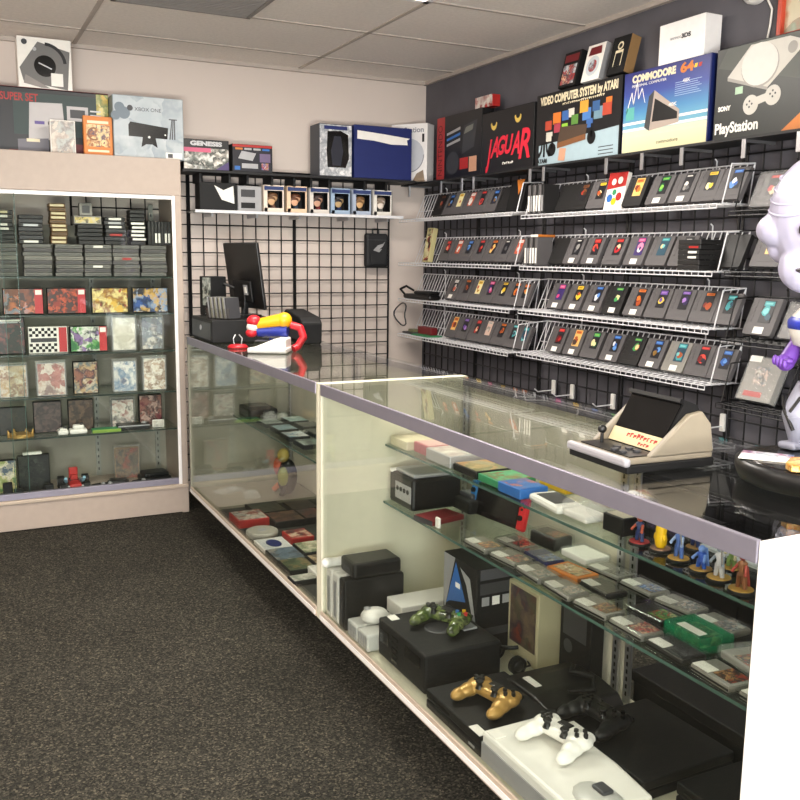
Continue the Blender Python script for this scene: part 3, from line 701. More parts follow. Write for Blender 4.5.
# ------------------------------------------------------------------ back wall: ledge boxes and glass shelf
t = thing('display_ledge', 'black ledge on top of the back wall grid carrying boxes', 'ledge', (0, 0, 1.8))
MB().box(-1.57, -.27, -.012, -.2, -.04, -.0005, LEDGE_M).build('board', t)
for x in (-1.46, -1.3, -1.2, -1.06, -.93, -.83, -.72, -.5, -.36):
    MB().box(x-.006, -.2, -.06, x+.006, -.05, -.0125, LEDGE_M).build('bracket', t)
def d_gen(b, w, h, y):
    rect(b, -w/2+.003, h*.72, w/2-.003, h-.003, y, BLK, 1); rect(b, -w/2+.003, .003, w/2-.003, h*.72, y, art(['#d8d6d0', '#7a7f78', '#3a3c38', '#a8a49a', '#e8e4dc'], 30), 1)
    rect(b, -w/2+.003, h*.58, w*.1, h*.72, y, mat('pink_print', '#c85a7a', .5), 2); poly(b, [(w*.2, .003), (w/2-.003, .003), (w/2-.003, h*.3)], y, mat('print_violet', '#4a3a6a', .5), 2)
o = bigbox('console_box', 'black topped console box with grey smoke picture, left on the back wall grid', .245, .09, .155, BLK2, (-1.437, -.2, 1.801), 0, d_gen)
lettering(o, 'GENESIS', -.085, .124, .03, SILV, .17, -.0472, bold=.0018)
def d_nes(b, w, h, y):
    rect(b, -w/2+.003, h*.9, w/2-.003, h-.002, y, RED, 1); rect(b, -w/2+.003, .003, w/2-.003, h*.9, y, mat('print_night', '#15151f', .5), 1)
    poly(b, [(-.08, .07), (.0, .06), (.02, .1), (-.06, .11)], y, SILV, 2); rect(b, -.06, .02, .03, .045, y, SILV, 2); rect(b, .04, .055, .1, .1, y, mat('print_violet_grey', '#6a5a7a', .5), 2)
    rect(b, .05, .015, .09, .05, y, art(['#c8963a', '#3a62a0', '#a8302a', '#e0d8c0'], 60), 2); rect(b, -.1, .01, -.07, .03, y, BLUE, 2)
    for k in range(4): rect(b, -.095+.05*k, h*.8, -.055+.05*k, h*.87, y, (ORANGE, SILV, SILV, BLUE)[k], 2)
bigbox('console_box', 'black console box with red top edge and small pale pictures, on the back wall grid', .225, .09, .145, BLK2, (-1.185, -.2, 1.801), 0, d_nes)
def d_fig(b, w, h, y):
    rect(b, -w/2+.004, .004, w/2-.004, h-.004, y, art(['#d8d8d8', '#b4b6ba', '#8e9298', '#e8e8e8'], 40), 1)
    poly(b, [(-.05, .05), (.06, .05), (.08, .1), (.075, .23), (.03, .25), (-.05, .245), (-.055, .14)], y, GLOSSBLK, 2)
    rect(b, -w/2+.03, h-.03, w/2-.03, h-.01, y, NAVY, 2)
    poly(b, [(-.02, .06), (.03, .06), (.045, .14), (.03, .22), (-.01, .22), (-.03, .14)], y, mat('print_dusk', '#2a2c36', .3), 3)
o = bigbox('figure_box', 'grey window box with dark window and jagged pale border, left of the blue box', .2, .14, .285, mat('slate_card', '#3c4048', .5), (-.706, -.19, 1.801), 0, d_fig, 'toy box')
bigbox('cardboard_box', 'plain dark blue box with a torn strip of white tape', .365, .15, .292, NAVY, (-.412, -.19, 1.801), 0, lambda b, w, h, y: poly(b, [(-.165, .215), (-.06, .21), (.05, .195), (.155, .198), (.15, .225), (.17, .235), (.0, .25), (-.165, .262)], y, PAPER, 1), 'box')
# shelf
t = thing('glass_shelf', 'narrow glass shelf of figure boxes on the back wall grid', 'shelf', (0, 0, 1.592))
MB().box(-1.5, -.23, -.006, -.262, -.05, 0, SHELFGLASS).build('pane', t)
b = MB(); b.box(-1.5, -.233, -.012, -.262, -.2305, .004, WWIRE, .001)
for k in range(50): b.cyl((-1.49+k*.025, -.23, -.0075), (-1.49+k*.025, -.05, -.0075), .0017, WWIRE, 4)
b.build('rail', t)
for x in (-1.4, -1.15, -.9, -.6, -.35): MB().box(x-.006, -.2, -.03, x+.006, -.036, -.0095, STEEL).build('bracket', t)
bigbox('accessory_box', 'black box with a white folded shape on the front, left end of the glass shelf', .2, .1, .15, BLK2, (-1.365, -.145, 1.593), 0, lambda b, w, h, y: poly(b, [(-.02, .135), (.02, .06), (.09, .04), (.085, .135), (.03, .11)], y, PAPER, 1), 'box')
bigbox('accessory_box', 'pale grey box with a dark label, beside the black box on the glass shelf', .135, .09, .14, SILV, (-1.185, -.14, 1.593), 0, lambda b, w, h, y: (rect(b, -.05, .02, .03, .05, y, BLK, 1), rect(b, -.05, .08, .03, .12, y, DGREY, 1)), 'box')
FIGC = [('tan hair', '#c8a27a', '#6a4a30', '#e8d8c8'), ('brown hair', '#d0a080', '#5a3420', '#e8c8a8'), ('red shirt', '#c89a80', '#3a2a28', '#d8d0c8'), ('dark hair', '#b0946a', '#1c1c22', '#9ab0c8'), ('guitar', '#c8a070', '#7a5a3a', '#a8b4c8'), ('pale face', '#e0d4c8', '#8a7a6a', '#e0dcd4')]
for k, (d, skin, hair, fr) in enumerate(FIGC):
    x = -1.045+k*.136 if k < 3 else -1.045+k*.134
    t = thing('figure_box', f'small window box with toy figure with {d}, {ORD[k]} from left on glass shelf', 'toy box', (x, -.14, 1.593), group='toy figure boxes on the glass shelf'); t.scale = (1.1, 1, 1.05)
    FM = mat('card_'+d.replace(' ', '_').replace(',', ''), fr, .5); b = MB()
    b.box(-.055, -.045, 0, .055, .045, .003, FM); b.box(-.055, -.045, .14, .055, .045, .143, FM); b.box(-.055, .042, .003, .055, .045, .14, BLK2)
    b.box(-.055, -.045, .003, -.052, .045, .14, FM); b.box(.052, -.045, .003, .055, .045, .14, BLK2)
    b.box(-.052, -.045, .003, -.035, -.043, .14, FM); b.box(-.052, -.045, .003, .052, -.043, .025, FM); b.box(-.052, -.045, .115, .052, -.043, .14, FM); b.box(.044, -.045, .025, .052, -.043, .115, FM)
    b.build('carton', t)
    MB().box(-.05, -.0462, .118, .05, -.0452, .137, mat('navy_band', '#2a3a6a', .5)).build('title_band', t)
    b = MB(); b.ball((-.036+.02, -.0495, .06), (.019, .003, .021), mat('skin_print', skin, .5)); b.ball((-.016, -.0495, .071), (.021, .0025, .014), mat('hair_print', hair, .5)); b.build('corner_print', t)
    b = MB(); b.ball((.006, 0, .08), (.026, .022, .024), mat('skin_vinyl', skin, .4)); b.ball((.006, .004, .089), (.029, .025, .021), mat('hair_vinyl', hair, .5))
    b.cyl((.006, 0, .022), (.006, 0, .06), .014, mat('shirt_vinyl', ('#6a4a3a', '#3a4a5a', '#8a2a2a', '#2a3a6a', '#5a4a3a', '#7a7a72')[k], .5), 10, .01); b.build('toy_figure', t)
# pouch
t = thing('hanging_pouch', 'black zip pouch with a pale angular emblem hanging on the back wall grid', 'pouch', (-.365, -.045, 1.395))
MB().box(-.073, -.05, -.1, .073, .0, .1, mat('black_nylon', '#17181b', .7, bump=.3), .014).build('bag', t)
b = MB(); b.box(-.05, -.058, -.085, .05, -.05, -.02, mat('black_nylon', '#17181b', .7, bump=.3), .003); b.build('pocket', t); MB().box(-.06, -.0515, .06, .06, -.05, .064, DGREY).build('zip', t)
b = MB(); poly(b, [(-.03, .0), (.0, .03), (.035, .04), (.05, .055), (.035, .025), (.01, .005), (.03, .01), (.01, -.012)], -.0525, SILV); b.build('emblem', t)
b = MB(); b.tube([(-.02, -.02, .1), (-.02, -.02, .125), (.02, -.02, .125), (.02, -.02, .1)], .005, BLK, 6); b.build('loop', t)

# ------------------------------------------------------------------ tall glass cabinet on the left
t = thing('display_cabinet', 'tall cream glass-fronted cabinet of games standing against the back wall on the left', 'display cabinet', (0, 0, 0))
CX0, CX1, CY0, CY1, CH = -2.95, -1.617, -.422, -.045, 1.83
for x in (CX0, CX1-.035): MB().box(x, CY0, .0, x+.035, CY1, CH-.02, CREAM, .003).build('side_panel', t)
MB().box(CX0, CY0-.003, 1.65, CX1, CY0+.03, CH, CREAM, .003).build('fascia', t)
MB().box(CX0, CY0+.03, CH-.02, CX1, CY1, CH, CREAM, .002).build('top_panel', t)
b = MB(); b.box(CX0, CY0-.002, .005, CX1, CY0+.02, .155, CREAM, .003); b.box(CX0, CY0-.012, .14, CX1, CY0+.01, .158, CREAMD, .004); b.box(CX0+.04, CY0+.02, .14, CX1-.04, CY1, .158, CREAM); b.build('plinth', t)
b = MB(); b.box(CX0+.04, CY0+.005, 1.63, CX1-.035, CY0+.02, 1.65, WHITE, .002); b.box(CX1-.05, CY0-.006, .155, CX1-.033, CY0+.005, 1.65, WHITE, .003); b.build('trim_strip', t)
MB().box(CX0+.04, CY1-.01, .158, CX1-.036, CY1-.004, 1.5, mat('cabinet_back', '#918c80', .6)).build('back_panel', t)
b = MB(); b.box(CX0+.04, CY0+.004, .158, CX1-.036, CY0+.03, .19, ALU, .002); b.build('door_track', t)
MB().box(CX0+.04, CY0+.006, .19, -2.4, CY0+.011, 1.64, GLASS).build('glass_door', t)
MB().box(-2.46, CY0+.018, .19, CX1-.036, CY0+.023, 1.64, GLASS).build('glass_door', t)
b = MB(); b.box(-2.463, CY0+.017, .19, -2.4605, CY0+.024, 1.64, EDGE); b.box(-2.3995, CY0+.005, .19, -2.397, CY0+.012, 1.64, EDGE); b.build('glass_edge', t)
CSH = [1.245, 1.06, .868, .655, .456]
for z in CSH:
    o = MB().box(CX0+.04, CY0+.03, z-.008, CX1-.038, CY1-.012, z, SHELFGLASS).build('shelf', t)
    MB().box(CX0+.04, CY0+.0285, z-.008, CX1-.038, CY0+.0298, z, mat('dark_glass_edge', '#2f3a36', .2)).build('shelf_edge', o)
for x in (-2.02, -1.7, -2.6):
    b = MB(); b.box(x-.012, CY1-.02, .16, x+.012, CY1-.011, 1.62, mat('steel_standard', '#8d8d86', .4, .4))
    for k in range(40): b.box(x-.003, CY1-.0208, .19+k*.035, x+.003, CY1-.02, .205+k*.035, BLK)
    b.build('shelf_standard', t)
def cx(px, z): return -2.476-(1.245-z)*.053+px*.00486
def stack(x, y, z0, n, w, label, h=.0195, cols=(CART,), stripe=None, jitter=.004, d=.1, lab_w=.6, group='cartridges stacked in the glass cabinet'):
    for k in range(n):
        b = MB(); b.box(-w/2, -d/2, 0, w/2, d/2, h-.001, cols[k % len(cols)], .0025, 1)
        b.box(-w/2+.008, -d/2-.0006, h*.42, w/2-.008, -d/2, h*.5, BLK2)
        if stripe and stripe[k % len(stripe)] is not None: b.box(-w*lab_w/2, -d/2-.0012, h*.2, w*lab_w/2, -d/2-.0002, h*.75, stripe[k % len(stripe)])
        o = b.build('game_cartridge', None, (x+random.uniform(-jitter, jitter), y, z0+.0005+k*h), (0, 0, 0))
        tag(o, label.format(ORD[k]), 'game cartridge', group)
z = CSH[0]; CG2 = mat('cartridge_mid_grey', '#6b6a66', .5)
for k, (a, e) in enumerate(((-8, 17), (22, 50), (52, 79), (80, 107), (109, 135), (137, 163))):
    stack(cx((a+e)/2, z), -.3, z, 8, .128, 'grey cartridge in the ' + ORD[k] + ' stack from left, cabinet top shelf, {} from bottom', cols=(CG2, CART, CG2, CART, CARTL), stripe=[None, None, (PAPER if k == 3 else None), None, RED if k == 4 else None], lab_w=.35)
z2 = z+8*.0195+.001
stack(cx(3, z), -.3, z2, 8, .12, "black cartridge in the upper pile at the cabinet's left edge, {} from bottom", cols=(CARTD,), stripe=[None, None, None, PAPER, PAPER, None, PAPER, mat('cream_label', '#cdbf9a', .5)], d=.09)
stack(cx(31, z), -.3, z2, 7, .11, "black cartridge in the second upper pile from the cabinet's left, {} from bottom", cols=(CARTD, DGREY), stripe=[PAPER, None, None, None, SILV, None, None], d=.09)
stack(cx(57, z), -.3, z2, 10, .075, "tan cartridge with cream end label in the narrow cabinet pile, {} from bottom", cols=(mat('cartridge_tan', '#6a4f30', .5),), stripe=[mat('cream_label', '#cdbf9a', .5), mat('cream_label', '#cdbf9a', .5), None], d=.09, lab_w=.85)
stack(cx(87, z), -.3, z2, 5, .12, "dark cartridge in the cabinet pile under the pale accessory, {} from bottom", cols=(CARTD,), d=.09)
flatbox('handheld_console', 'pale grey game accessory with coloured label on top of the middle upper pile', 'game accessory', .13, .09, .04, CARTL, (cx(85, z), -.3, z2+5*.0195+.001), 0, art(['#c9c3ba', '#d8c06a', '#55534f', '#e0dcd4'], 30), 0, .006)
flatbox('handheld_console', 'grey game accessory standing above the others under the fascia', 'game accessory', .06, .05, .06, CARTL, (cx(84, z), -.31, z2+5*.0195+.043), 0, DGREY, 0, .012)
stack(cx(112, z), -.3, z2, 7, .1, "cartridge in the mixed pale and red labelled cabinet pile, {} from bottom", cols=(CARTD, DGREY), stripe=[None, None, RED, None, PAPER, SILV, PAPER], d=.09)
stack(cx(135, z), -.3, z2, 9, .075, "black cartridge in the narrow white-labelled pile, cabinet right, {} from bottom", cols=(CARTD,), stripe=[None, PAPER, PAPER, PAPER, PAPER, PAPER, None, None, None], d=.09, lab_w=.85)
for k in range(7):
    spine_cart((cx(146+k*3.4, z), -.35, z2+.001), (0, 0, PI/2), f'black cartridge standing upright, cabinet top shelf right end, {ORD[k]} from left', PAPER if k in (2, 3, 5, 6) else None, CARTD, 'upright cartridges in the glass cabinet', h=.12, w=.09, t=.0155, s0=.1, s1=.5)
def gcase(x, z, w, h, label, cols, strip=None, d=.03, y=-.33, bag=False, lean=.0, body=BLK2, scale=26, name='game_box'):
    t = thing(name, label, 'game box', (x, y, z+.001), (-lean, 0, 0))
    MB().box(-w/2, -d/2, 0, w/2, d/2, h, body, .002, 1).build('carton', t)
    s = w*.2 if strip else 0
    MB().box(-w/2+.004, -d/2-.001, .004, w/2-.004-s, -d/2-.0002, h-.004, art(cols, scale)).build('front_print', t)
    if strip:
        b = MB(); b.box(w/2-.004-s, -d/2-.001, .004, w/2-.004, -d/2-.0002, h-.004, strip); b.box(w/2-s, -d/2-.0016, h*.75, w/2-.008, -d/2-.001, h*.93, PAPER); b.build('side_strip', t)
    if bag: MB().box(-w/2-.006, -d/2-.006, -.0005, w/2+.006, d/2+.004, h+.012, FILM, .005).build('bag', t)
    return t
SR = mat('strip_red', '#b5262c', .4)
z = CSH[1]
for a, e, c, st, lb in ((-40, -4, ['#7a2a20', '#2a2420', '#b98a58'], SR, 'wide red game box at the left edge of the second cabinet shelf'), (3, 42, ['#7a3a20', '#2a2024', '#c86a3a', '#8a8a9a', '#40302a'], SR, 'wide brown and lilac game box with a red side strip, second cabinet shelf'), (44, 83, ['#8a2a1a', '#2a1a1a', '#c8502a', '#502018', '#3a2a2a'], SR, 'wide dark red game box with a red side strip, second cabinet shelf'), (87, 125, ['#d8b04a', '#8a5a2a', '#e8d890', '#5a3a24', '#a8402a'], None, 'wide yellow game box with a crowd picture, second cabinet shelf'), (128, 166, ['#3a5a9a', '#22304e', '#8aa0c0', '#c8a050', '#2a2a30'], None, 'wide blue game box at the right of the second cabinet shelf')):
    gcase(cx((a+e)/2, z), z, (e-a)*.0047, .127, lb, c, st)
z = CSH[2]
o = gcase(cx(9, z), z, .15, .178, 'tall black game box with white title at the left of the third cabinet shelf', ['#1a1a1c', '#2a1a1c', '#6a3030', '#1c1c22', '#2a2a2c'])
b = MB(); b.box(-.06, -.0172, .152, .045, -.0163, .157, SILV); b.box(-.06, -.0172, .16, .055, -.0163, .168, PAPER); b.build('title_print', o)
def checker(b, w, d, h):
    y = -d/2-.0012; s = .014
    for i in range(9):
        for j in range(3):
            for base in (.006, .082):
                if (i+j) % 2 == 0: rect(b, -w/2+.004+i*s, base+j*s, -w/2+.004+(i+1)*s, base+(j+1)*s, y, BLK2)
    rect(b, w/2-.04, .004, w/2-.003, h-.004, y, SR); rect(b, -w/2+.01, .055, w/2-.05, .075, y, DGREY)
flatbox('game_box', 'wide white game box with a black checker pattern and red strip, third cabinet shelf', 'game box', .18, .03, .13, PAPER, (cx(46, z), -.33, z+.001), 0, deco=checker)
gcase(cx(85.5, z), z, .18, .13, 'wide green game box with a red side strip, third cabinet shelf', ['#2a6a3a', '#5a9a50', '#d8d8d0', '#1c3a2a', '#8a6aa0'], SR)
o = gcase(cx(121, z), z, .115, .17, 'bagged white item with a round silver emblem, third cabinet shelf', ['#d8d4c4', '#b8b4a4', '#e8e4d8', '#8a887c'], bag=True, body=SILV)
b = MB(); disc(b, (0, .085), .045, -.017, mat('emblem_silver', '#c4bfae', .4)); b.build('emblem', o)
gcase(cx(150, z), z, .11, .17, 'bagged dark blue and white item at the right of the third cabinet shelf', ['#4a5468', '#7a8490', '#2a2c34', '#d8d4cc', '#6a5a5a'], bag=True)
z = CSH[3]
for a, e, h, c, bg, lb in ((0, 27, .16, ['#c8b090', '#8a5a40', '#e0d4c0', '#b08a50', '#d8c8b8'], True, 'bagged tan and cream game, left of the fourth cabinet shelf'), (35, 64, .165, ['#b06a60', '#8a3a34', '#c8b8a8', '#d8ccc0', '#7a5a54'], True, 'bagged game with dusty red picture, fourth cabinet shelf'), (70, 96, .165, ['#8a5a4a', '#3a2a3a', '#b89a70', '#5a6a70', '#c8b8a0', '#6a2a2a'], False, 'game case with a crowded multicoloured picture, fourth cabinet shelf'), (110, 135, .16, ['#c8c8c4', '#5a7a9a', '#a8b4bc', '#e8e6e0', '#4a5a7a'], True, 'bagged white game with blue figure picture, fourth cabinet shelf'), (141, 166, .17, ['#e4dccc', '#b89a80', '#f0ece0', '#8a6a50', '#c8b8a8'], True, 'bagged bright white and tan game, right of the fourth cabinet shelf')):
    gcase(cx((a+e)/2, z), z, (e-a)*.0046, h, lb, c, None, bag=bg, body=BLK2 if 'crowded' in lb else SILV)
z = CSH[4]
for a, e, h, c, bg, lb in ((0, 28, .14, ['#1c1a18', '#2a2420', '#141414', '#3a3028'], False, 'very dark game box, left of the fifth cabinet shelf'), (33, 62, .16, ['#3a3030', '#5a4a48', '#2a2424', '#6a5450'], False, 'dark game box with dim reddish picture, fifth cabinet shelf'), (67, 94, .16, ['#4a3830', '#2e2622', '#6a5444', '#3a2c28'], False, 'dark brown game box beside the white pads, fifth cabinet shelf'), (111, 136, .15, ['#b8a89a', '#8a4a44', '#d8d0c4', '#3a3434', '#c8b8ac'], True, 'bagged pale game with red marks behind the black console, fifth cabinet shelf'), (140, 166, .165, ['#6a3038', '#8a5a50', '#3a2428', '#b89a90', '#2a2024'], False, 'game box with dark crimson face picture, right of the fifth cabinet shelf')):
    gcase(cx((a+e)/2, z), z, (e-a)*.0046, h, lb, c, None, bag=bg, y=-.26)
b = MB()
for k in range(6):
    a = k*PI/3; b.cyl((.05*math.cos(a), .035*math.sin(a), .0), (.058*math.cos(a), .04*math.sin(a), .035), .012, GOLD, 6, .003)
b.lathe([(.055, 0), (.055, .015), (.05, .016)], GOLD, 20); tag(b.build('gold_toy', None, (cx(20, z), -.33, z+.001)), 'small gold crown-shaped toy on the fifth cabinet shelf', 'toy')
for px, sz, lb in ((60, .05, 'small white controller on the fifth cabinet shelf'), (75, .085, 'white controller with a raised top on the fifth cabinet shelf')):
    b = MB(); b.box(-sz/2, -.03, 0, sz/2, .03, .025, WPL, .008); b.box(-sz*.3, -.02, .024, sz*.35, .02, .045 if sz > .06 else .032, WPL, .008); b.ball((sz*.2, -.01, .05 if sz > .06 else .035), .008, DGREY)
    tag(b.build('game_controller', None, (cx(px, z), -.35, z+.001)), lb, 'game controller')
flatbox('game_case', 'green game case lying flat on the fifth cabinet shelf', 'game box', .14, .06, .016, GREEN, (cx(103, z), -.355, z+.001), 0, mat('lime_print', '#7a9a3a', .4))
t = thing('game_console', 'black and silver console in front of the games on the fifth cabinet shelf', 'game console', (cx(131, z), -.345, z+.001))
MB().box(-.08, -.035, 0, .08, .035, .03, BLK, .004).build('body', t); MB().box(-.079, -.0365, .02, .079, -.034, .026, SILV).build('silver_band', t); b = MB(); b.ball((.055, -.01, .033), (.014, .014, .008), SILV); b.build('dial', t)
gcase(cx(158, z), z, .06, .04, 'small white card lying against the crimson game box, fifth cabinet shelf', ['#e8e4dc', '#c8c4bc', '#a8a49c'], None, d=.01, y=-.34, body=PAPER)
z = .158
gcase(cx(4, z), z, .14, .17, 'green and cream game box, left on the cabinet floor', ['#5a7a4a', '#c8b88a', '#8a9a5a', '#d8d0b8', '#4a5a6a'], None, y=-.25)
o = gcase(cx(35, z), z, .15, .185, 'black game box with a white sticker on top, cabinet floor', ['#17181a', '#2a2c28', '#101012', '#3a3c38'], None, y=-.25)
MB().box(-.05, -.02, .188, .04, .01, .2, PAPER, .002).build('sticker', o)
gcase(cx(132, z), z, .125, .17, 'brown mottled bagged game, right on the cabinet floor', ['#5a4a34', '#3a3024', '#7a5a3c', '#4a3a2a', '#8a3a24'], None, y=-.18, bag=True, body=KRAFT)
# toy kart
t = thing('toy_kart', 'red toy kart with pale blue pipes and black wheels on the cabinet floor', 'toy kart', (cx(73, z), -.31, z+.001))
b = MB(); b.box(-.03, -.075, .018, .03, .07, .045, RED, .01); b.prism([(-.022, .04), (.022, .04), (.014, .075), (-.014, .075)], -.01, .06, RED, .004); b.box(-.045, -.07, .015, .045, -.055, .035, SILV, .004); b.build('body', t)
for sx, sy, r in ((-.055, -.05, .024), (.055, -.05, .024), (-.06, .05, .032), (.06, .05, .032)):
    b = MB(); b.cyl((sx-.016, sy, r), (sx+.016, sy, r), r, BLK2, 18); b.cyl((sx-.017, sy, r), (sx+.017, sy, r), r*.5, SILV, 12); b.build('wheel', t)
for sx in (-1, 1):
    b = MB(); b.tube([(sx*.036, .05, .03), (sx*.042, .02, .045), (sx*.04, -.03, .05), (sx*.045, -.05, .07)], .008, mat('pale_blue_pipe', '#8ab4c8', .3), 8); b.build('pipe', t)
b = MB(); b.box(-.022, .02, .05, .022, .034, .11, RED, .006); b.box(-.022, -.01, .045, .022, .03, .056, BLK2, .003); b.build('seat', t)
def blob_console(name, label, loc, rz, w, d, h, m=BLK, extras=True, cat='game console'):
    t = thing(name, label, cat, loc, (0, 0, rz))
    b = MB(); b.box(-w/2, -d/2, 0, w/2, d/2, h*.6, m, .006); b.box(-w/2+.01, -d/2+.01, h*.55, w/2-.01, d/2-.01, h, m, .008); b.build('body', t)
    if extras:
        b = MB(); b.box(-w*.35, -d/2-.001, h*.2, w*.1, -d/2+.002, h*.45, GLOSSBLK); b.build('slot', t)
        b = MB(); b.cyl((w*.3, -d/2+.03, h), (w*.3, -d/2+.03, h+.004), .012, DGREY, 14); b.build('button', t)
    return t
blob_console('game_console', 'low black console at the right of the cabinet floor', (cx(157, z), -.3, z+.001), .1, .15, .12, .055)
blob_console('game_console', 'black console in front of the brown bagged game on the cabinet floor', (cx(117, z), -.33, z+.001), -.2, .11, .1, .035)
for px, lb in ((97, 'leftmost'), (104, 'second'), (139, 'third')):
    b = MB(); b.box(-.03, -.035, 0, .03, .035, .022, BLK2, .008); b.ball((.012, -.02, .024), (.012, .012, .012), SILV, 10, 6); tag(b.build('game_accessory', None, (cx(px, z), -.35, z+.001), (0, 0, .4)), f'small black accessory with a silver knob, {lb} of those on the cabinet floor', 'game accessory')
gp = [(8, 'black handheld beside the green and cream box'), (18, 'slim black block in front of the white-stickered black box'), (47, 'black block left of the red kart')]
for k, (px, lb) in enumerate(gp):
    b = MB(); b.box(-.022, -.02, 0, .022, .02, (.075, .04, .05)[k], BLK2, .006); b.box(-.016, -.0215, .01, .016, -.0195, .03, DGREY); tag(b.build('game_accessory', None, (cx(px, z), -.355, z+.001)), lb+', cabinet floor', 'game accessory')

# boxes on top of the cabinet
z = CH+.001
def d_super(b, w, h, y):
    rect(b, -w/2+.003, .003, w/2-.003, h-.003, y, mat('near_black_print', '#17161a', .4), 1)
    rect(b, -w*.1, h*.3, w/2-.003, h-.02, y, mat('print_spruce', '#2a3a38', .5), 2); rect(b, w/2-.06, h*.55, w/2-.003, h-.003, y, art(['#c8a84a', '#6a7a3a', '#d8c880'], 30), 3)
    G = mat('print_console_grey', '#b8b4b4', .5)
    poly(b, [(-.01, .07), (.16, .075), (.15, .25), (.0, .245)], y, G, 3); rect(b, .02, .145, .065, .16, y, mat('print_indigo', '#5a4a8a', .5), 4); rect(b, .08, .145, .12, .16, y, DGREY, 4)
    poly(b, [(-.06, .01), (.08, .01), (.08, .08), (-.06, .07)], y, mat('print_grey', '#6a6870', .5), 4); rect(b, -.02, .06, .04, .075, y, CRM, 5)
    rect(b, .17, .17, .27, .24, y, G, 3); rect(b, .185, .185, .255, .225, y, DGREY, 4); rect(b, -.1, .003, w/2-.003, .02, y, DRED, 3); rect(b, .1, .02, .28, .06, y, DRED, 3)
    for k in range(6): rect(b, .28, .12+.02*k, .33, .127+.02*k, y, SILV, 4)
o = bigbox('console_box', 'large dark console box with red title lying along the cabinet top', .74, .14, .31, BLK2, (-2.295, -.17, z), 0, d_super)
lettering(o, 'SUPER SET', -.13, .25, .05, RED, .17, -.0725, bold=.001); MB().box(-.37, -.0706, .312, .37, .07, .3135, DRED).build('lid_strip', o)
def d_disc(b, w, h, y):
    poly(b, [(-.03, .215), (.115, .18), (.1, .0), (-.1, .03), (-.115, .09)], y, mat('print_steel', '#6a6866', .5), 1)
    poly(b, [(-.1, .02), (-.02, .003), (.02, .003), (-.09, .06)], y, mat('print_taupe', '#8a8480', .5), 2)
    disc(b, (.0, .105), .05, y, GLOSSBLK, 3); poly(b, [(-.03, .115), (.03, .09), (.032, .096), (-.028, .121)], y, SILV, 4)
    r = .1
    for k in range(8):
        a0, a1 = .1+k*.18, .1+(k+1)*.18; c = (.0, .115)
        poly(b, [(c[0]+r*math.cos(a0), c[1]+r*math.sin(a0)), (c[0]+r*math.cos(a1), c[1]+r*math.sin(a1)), (c[0]+(r-.015)*math.cos(a1), c[1]+(r-.015)*math.sin(a1)), (c[0]+(r-.015)*math.cos(a0), c[1]+(r-.015)*math.sin(a0))], y, BLK, 4)
    rect(b, .025, .015, .08, .075, y, PAPER, 5); disc(b, (-.09, .21), .013, y, DGREY, 3); disc(b, (-.045, .18), .009, y, SILV, 3)
bigbox('console_box', 'white box with a grey turntable-like disc picture, topmost under the ceiling on the left', .245, .11, .235, PAPER, (-2.215, -.235+.05, z+.3135), 0, d_disc)
gcase(-2.16, CH, .115, .158, 'small pale bordered game box in front of the large dark box on the cabinet top', ['#c8c0b4', '#a89a90', '#b0b4b0', '#8a8480', '#d8ccc0'], None, d=.03, y=-.33, body=PAPER)
o = bigbox('game_box', 'orange game box with curved picture in front on the cabinet top', .137, .03, .19, ORANGE, (-1.995, -.32, z), 0, lambda b, w, h, y: (rect(b, -.055, .045, .055, .15, y, art(['#d8a050', '#8a4a20', '#e8c890', '#3a3048', '#b06a2a'], 34), 1), rect(b, -.05, .155, .05, .168, y, CRM, 1), rect(b, -.05, .02, .05, .03, y, CRM, 1)), 'game box')
b = MB()
for k in range(10):
    a0, a1 = 1.2+k*.42, 1.2+(k+1)*.42; r = .032
    poly(b, [(r*math.cos(a0), r*math.sin(a0)), (r*math.cos(a1), r*math.sin(a1)), ((r-.008)*math.cos(a1), (r-.008)*math.sin(a1)), ((r-.008)*math.cos(a0), (r-.008)*math.sin(a0))], 0, mat('ring_brown', '#7a4a22', .5))
b.build('ring_print', o, (-.02, -.0165, .105))
def d_xb(b, w, h, y):
    rect(b, -w/2+.003, .003, w/2-.003, h-.003, y, art(['#9aa4aa', '#a8b0b4', '#8c979e', '#b4babc'], 9), 1)
    for q, (u, v, r) in enumerate(((-.14, .24, .025), (-.12, .215, .03), (-.16, .2, .022))): disc(b, (u, v), r, y, mat('print_balloon', '#6a7680', .5), 2+q)
    poly(b, [(-.1, .105), (.09, .1), (.095, .155), (-.09, .175), (-.1, .16)], y, GLOSSBLK, 3); poly(b, [(-.04, .055), (-.015, .07), (.015, .07), (.04, .055), (.03, .11), (-.03, .115)], y, GLOSSBLK, 4)
    disc(b, (.0, .105), .006, y, PAPER, 5, 10); disc(b, (.08, .12), .004, y, PAPER, 5, 10); disc(b, (-.09, .24), .014, y, DGREY, 6)
    for k in range(3): poly(b, [(.1+.012*k, .1), (.106+.012*k, .1), (.118+.006*k, .2), (.113+.006*k, .2)], y, DGREY, 3)
    rect(b, .1, .195, .14, .2, y, DGREY, 4); rect(b, .08, .006, .16, .035, y, PAPER, 3); rect(b, .09, .01, .115, .03, y, DGREY, 4)
o = bigbox('console_box', 'pale blue-grey console box picturing a black console, right end of the cabinet top', .345, .16, .3, mat('ice_card', '#8a949a', .5), (-1.752, -.27, z), 0, d_xb)
lettering(o, 'XBOX ONE', -.068, .228, .025, DGREY, .13, -.0822)

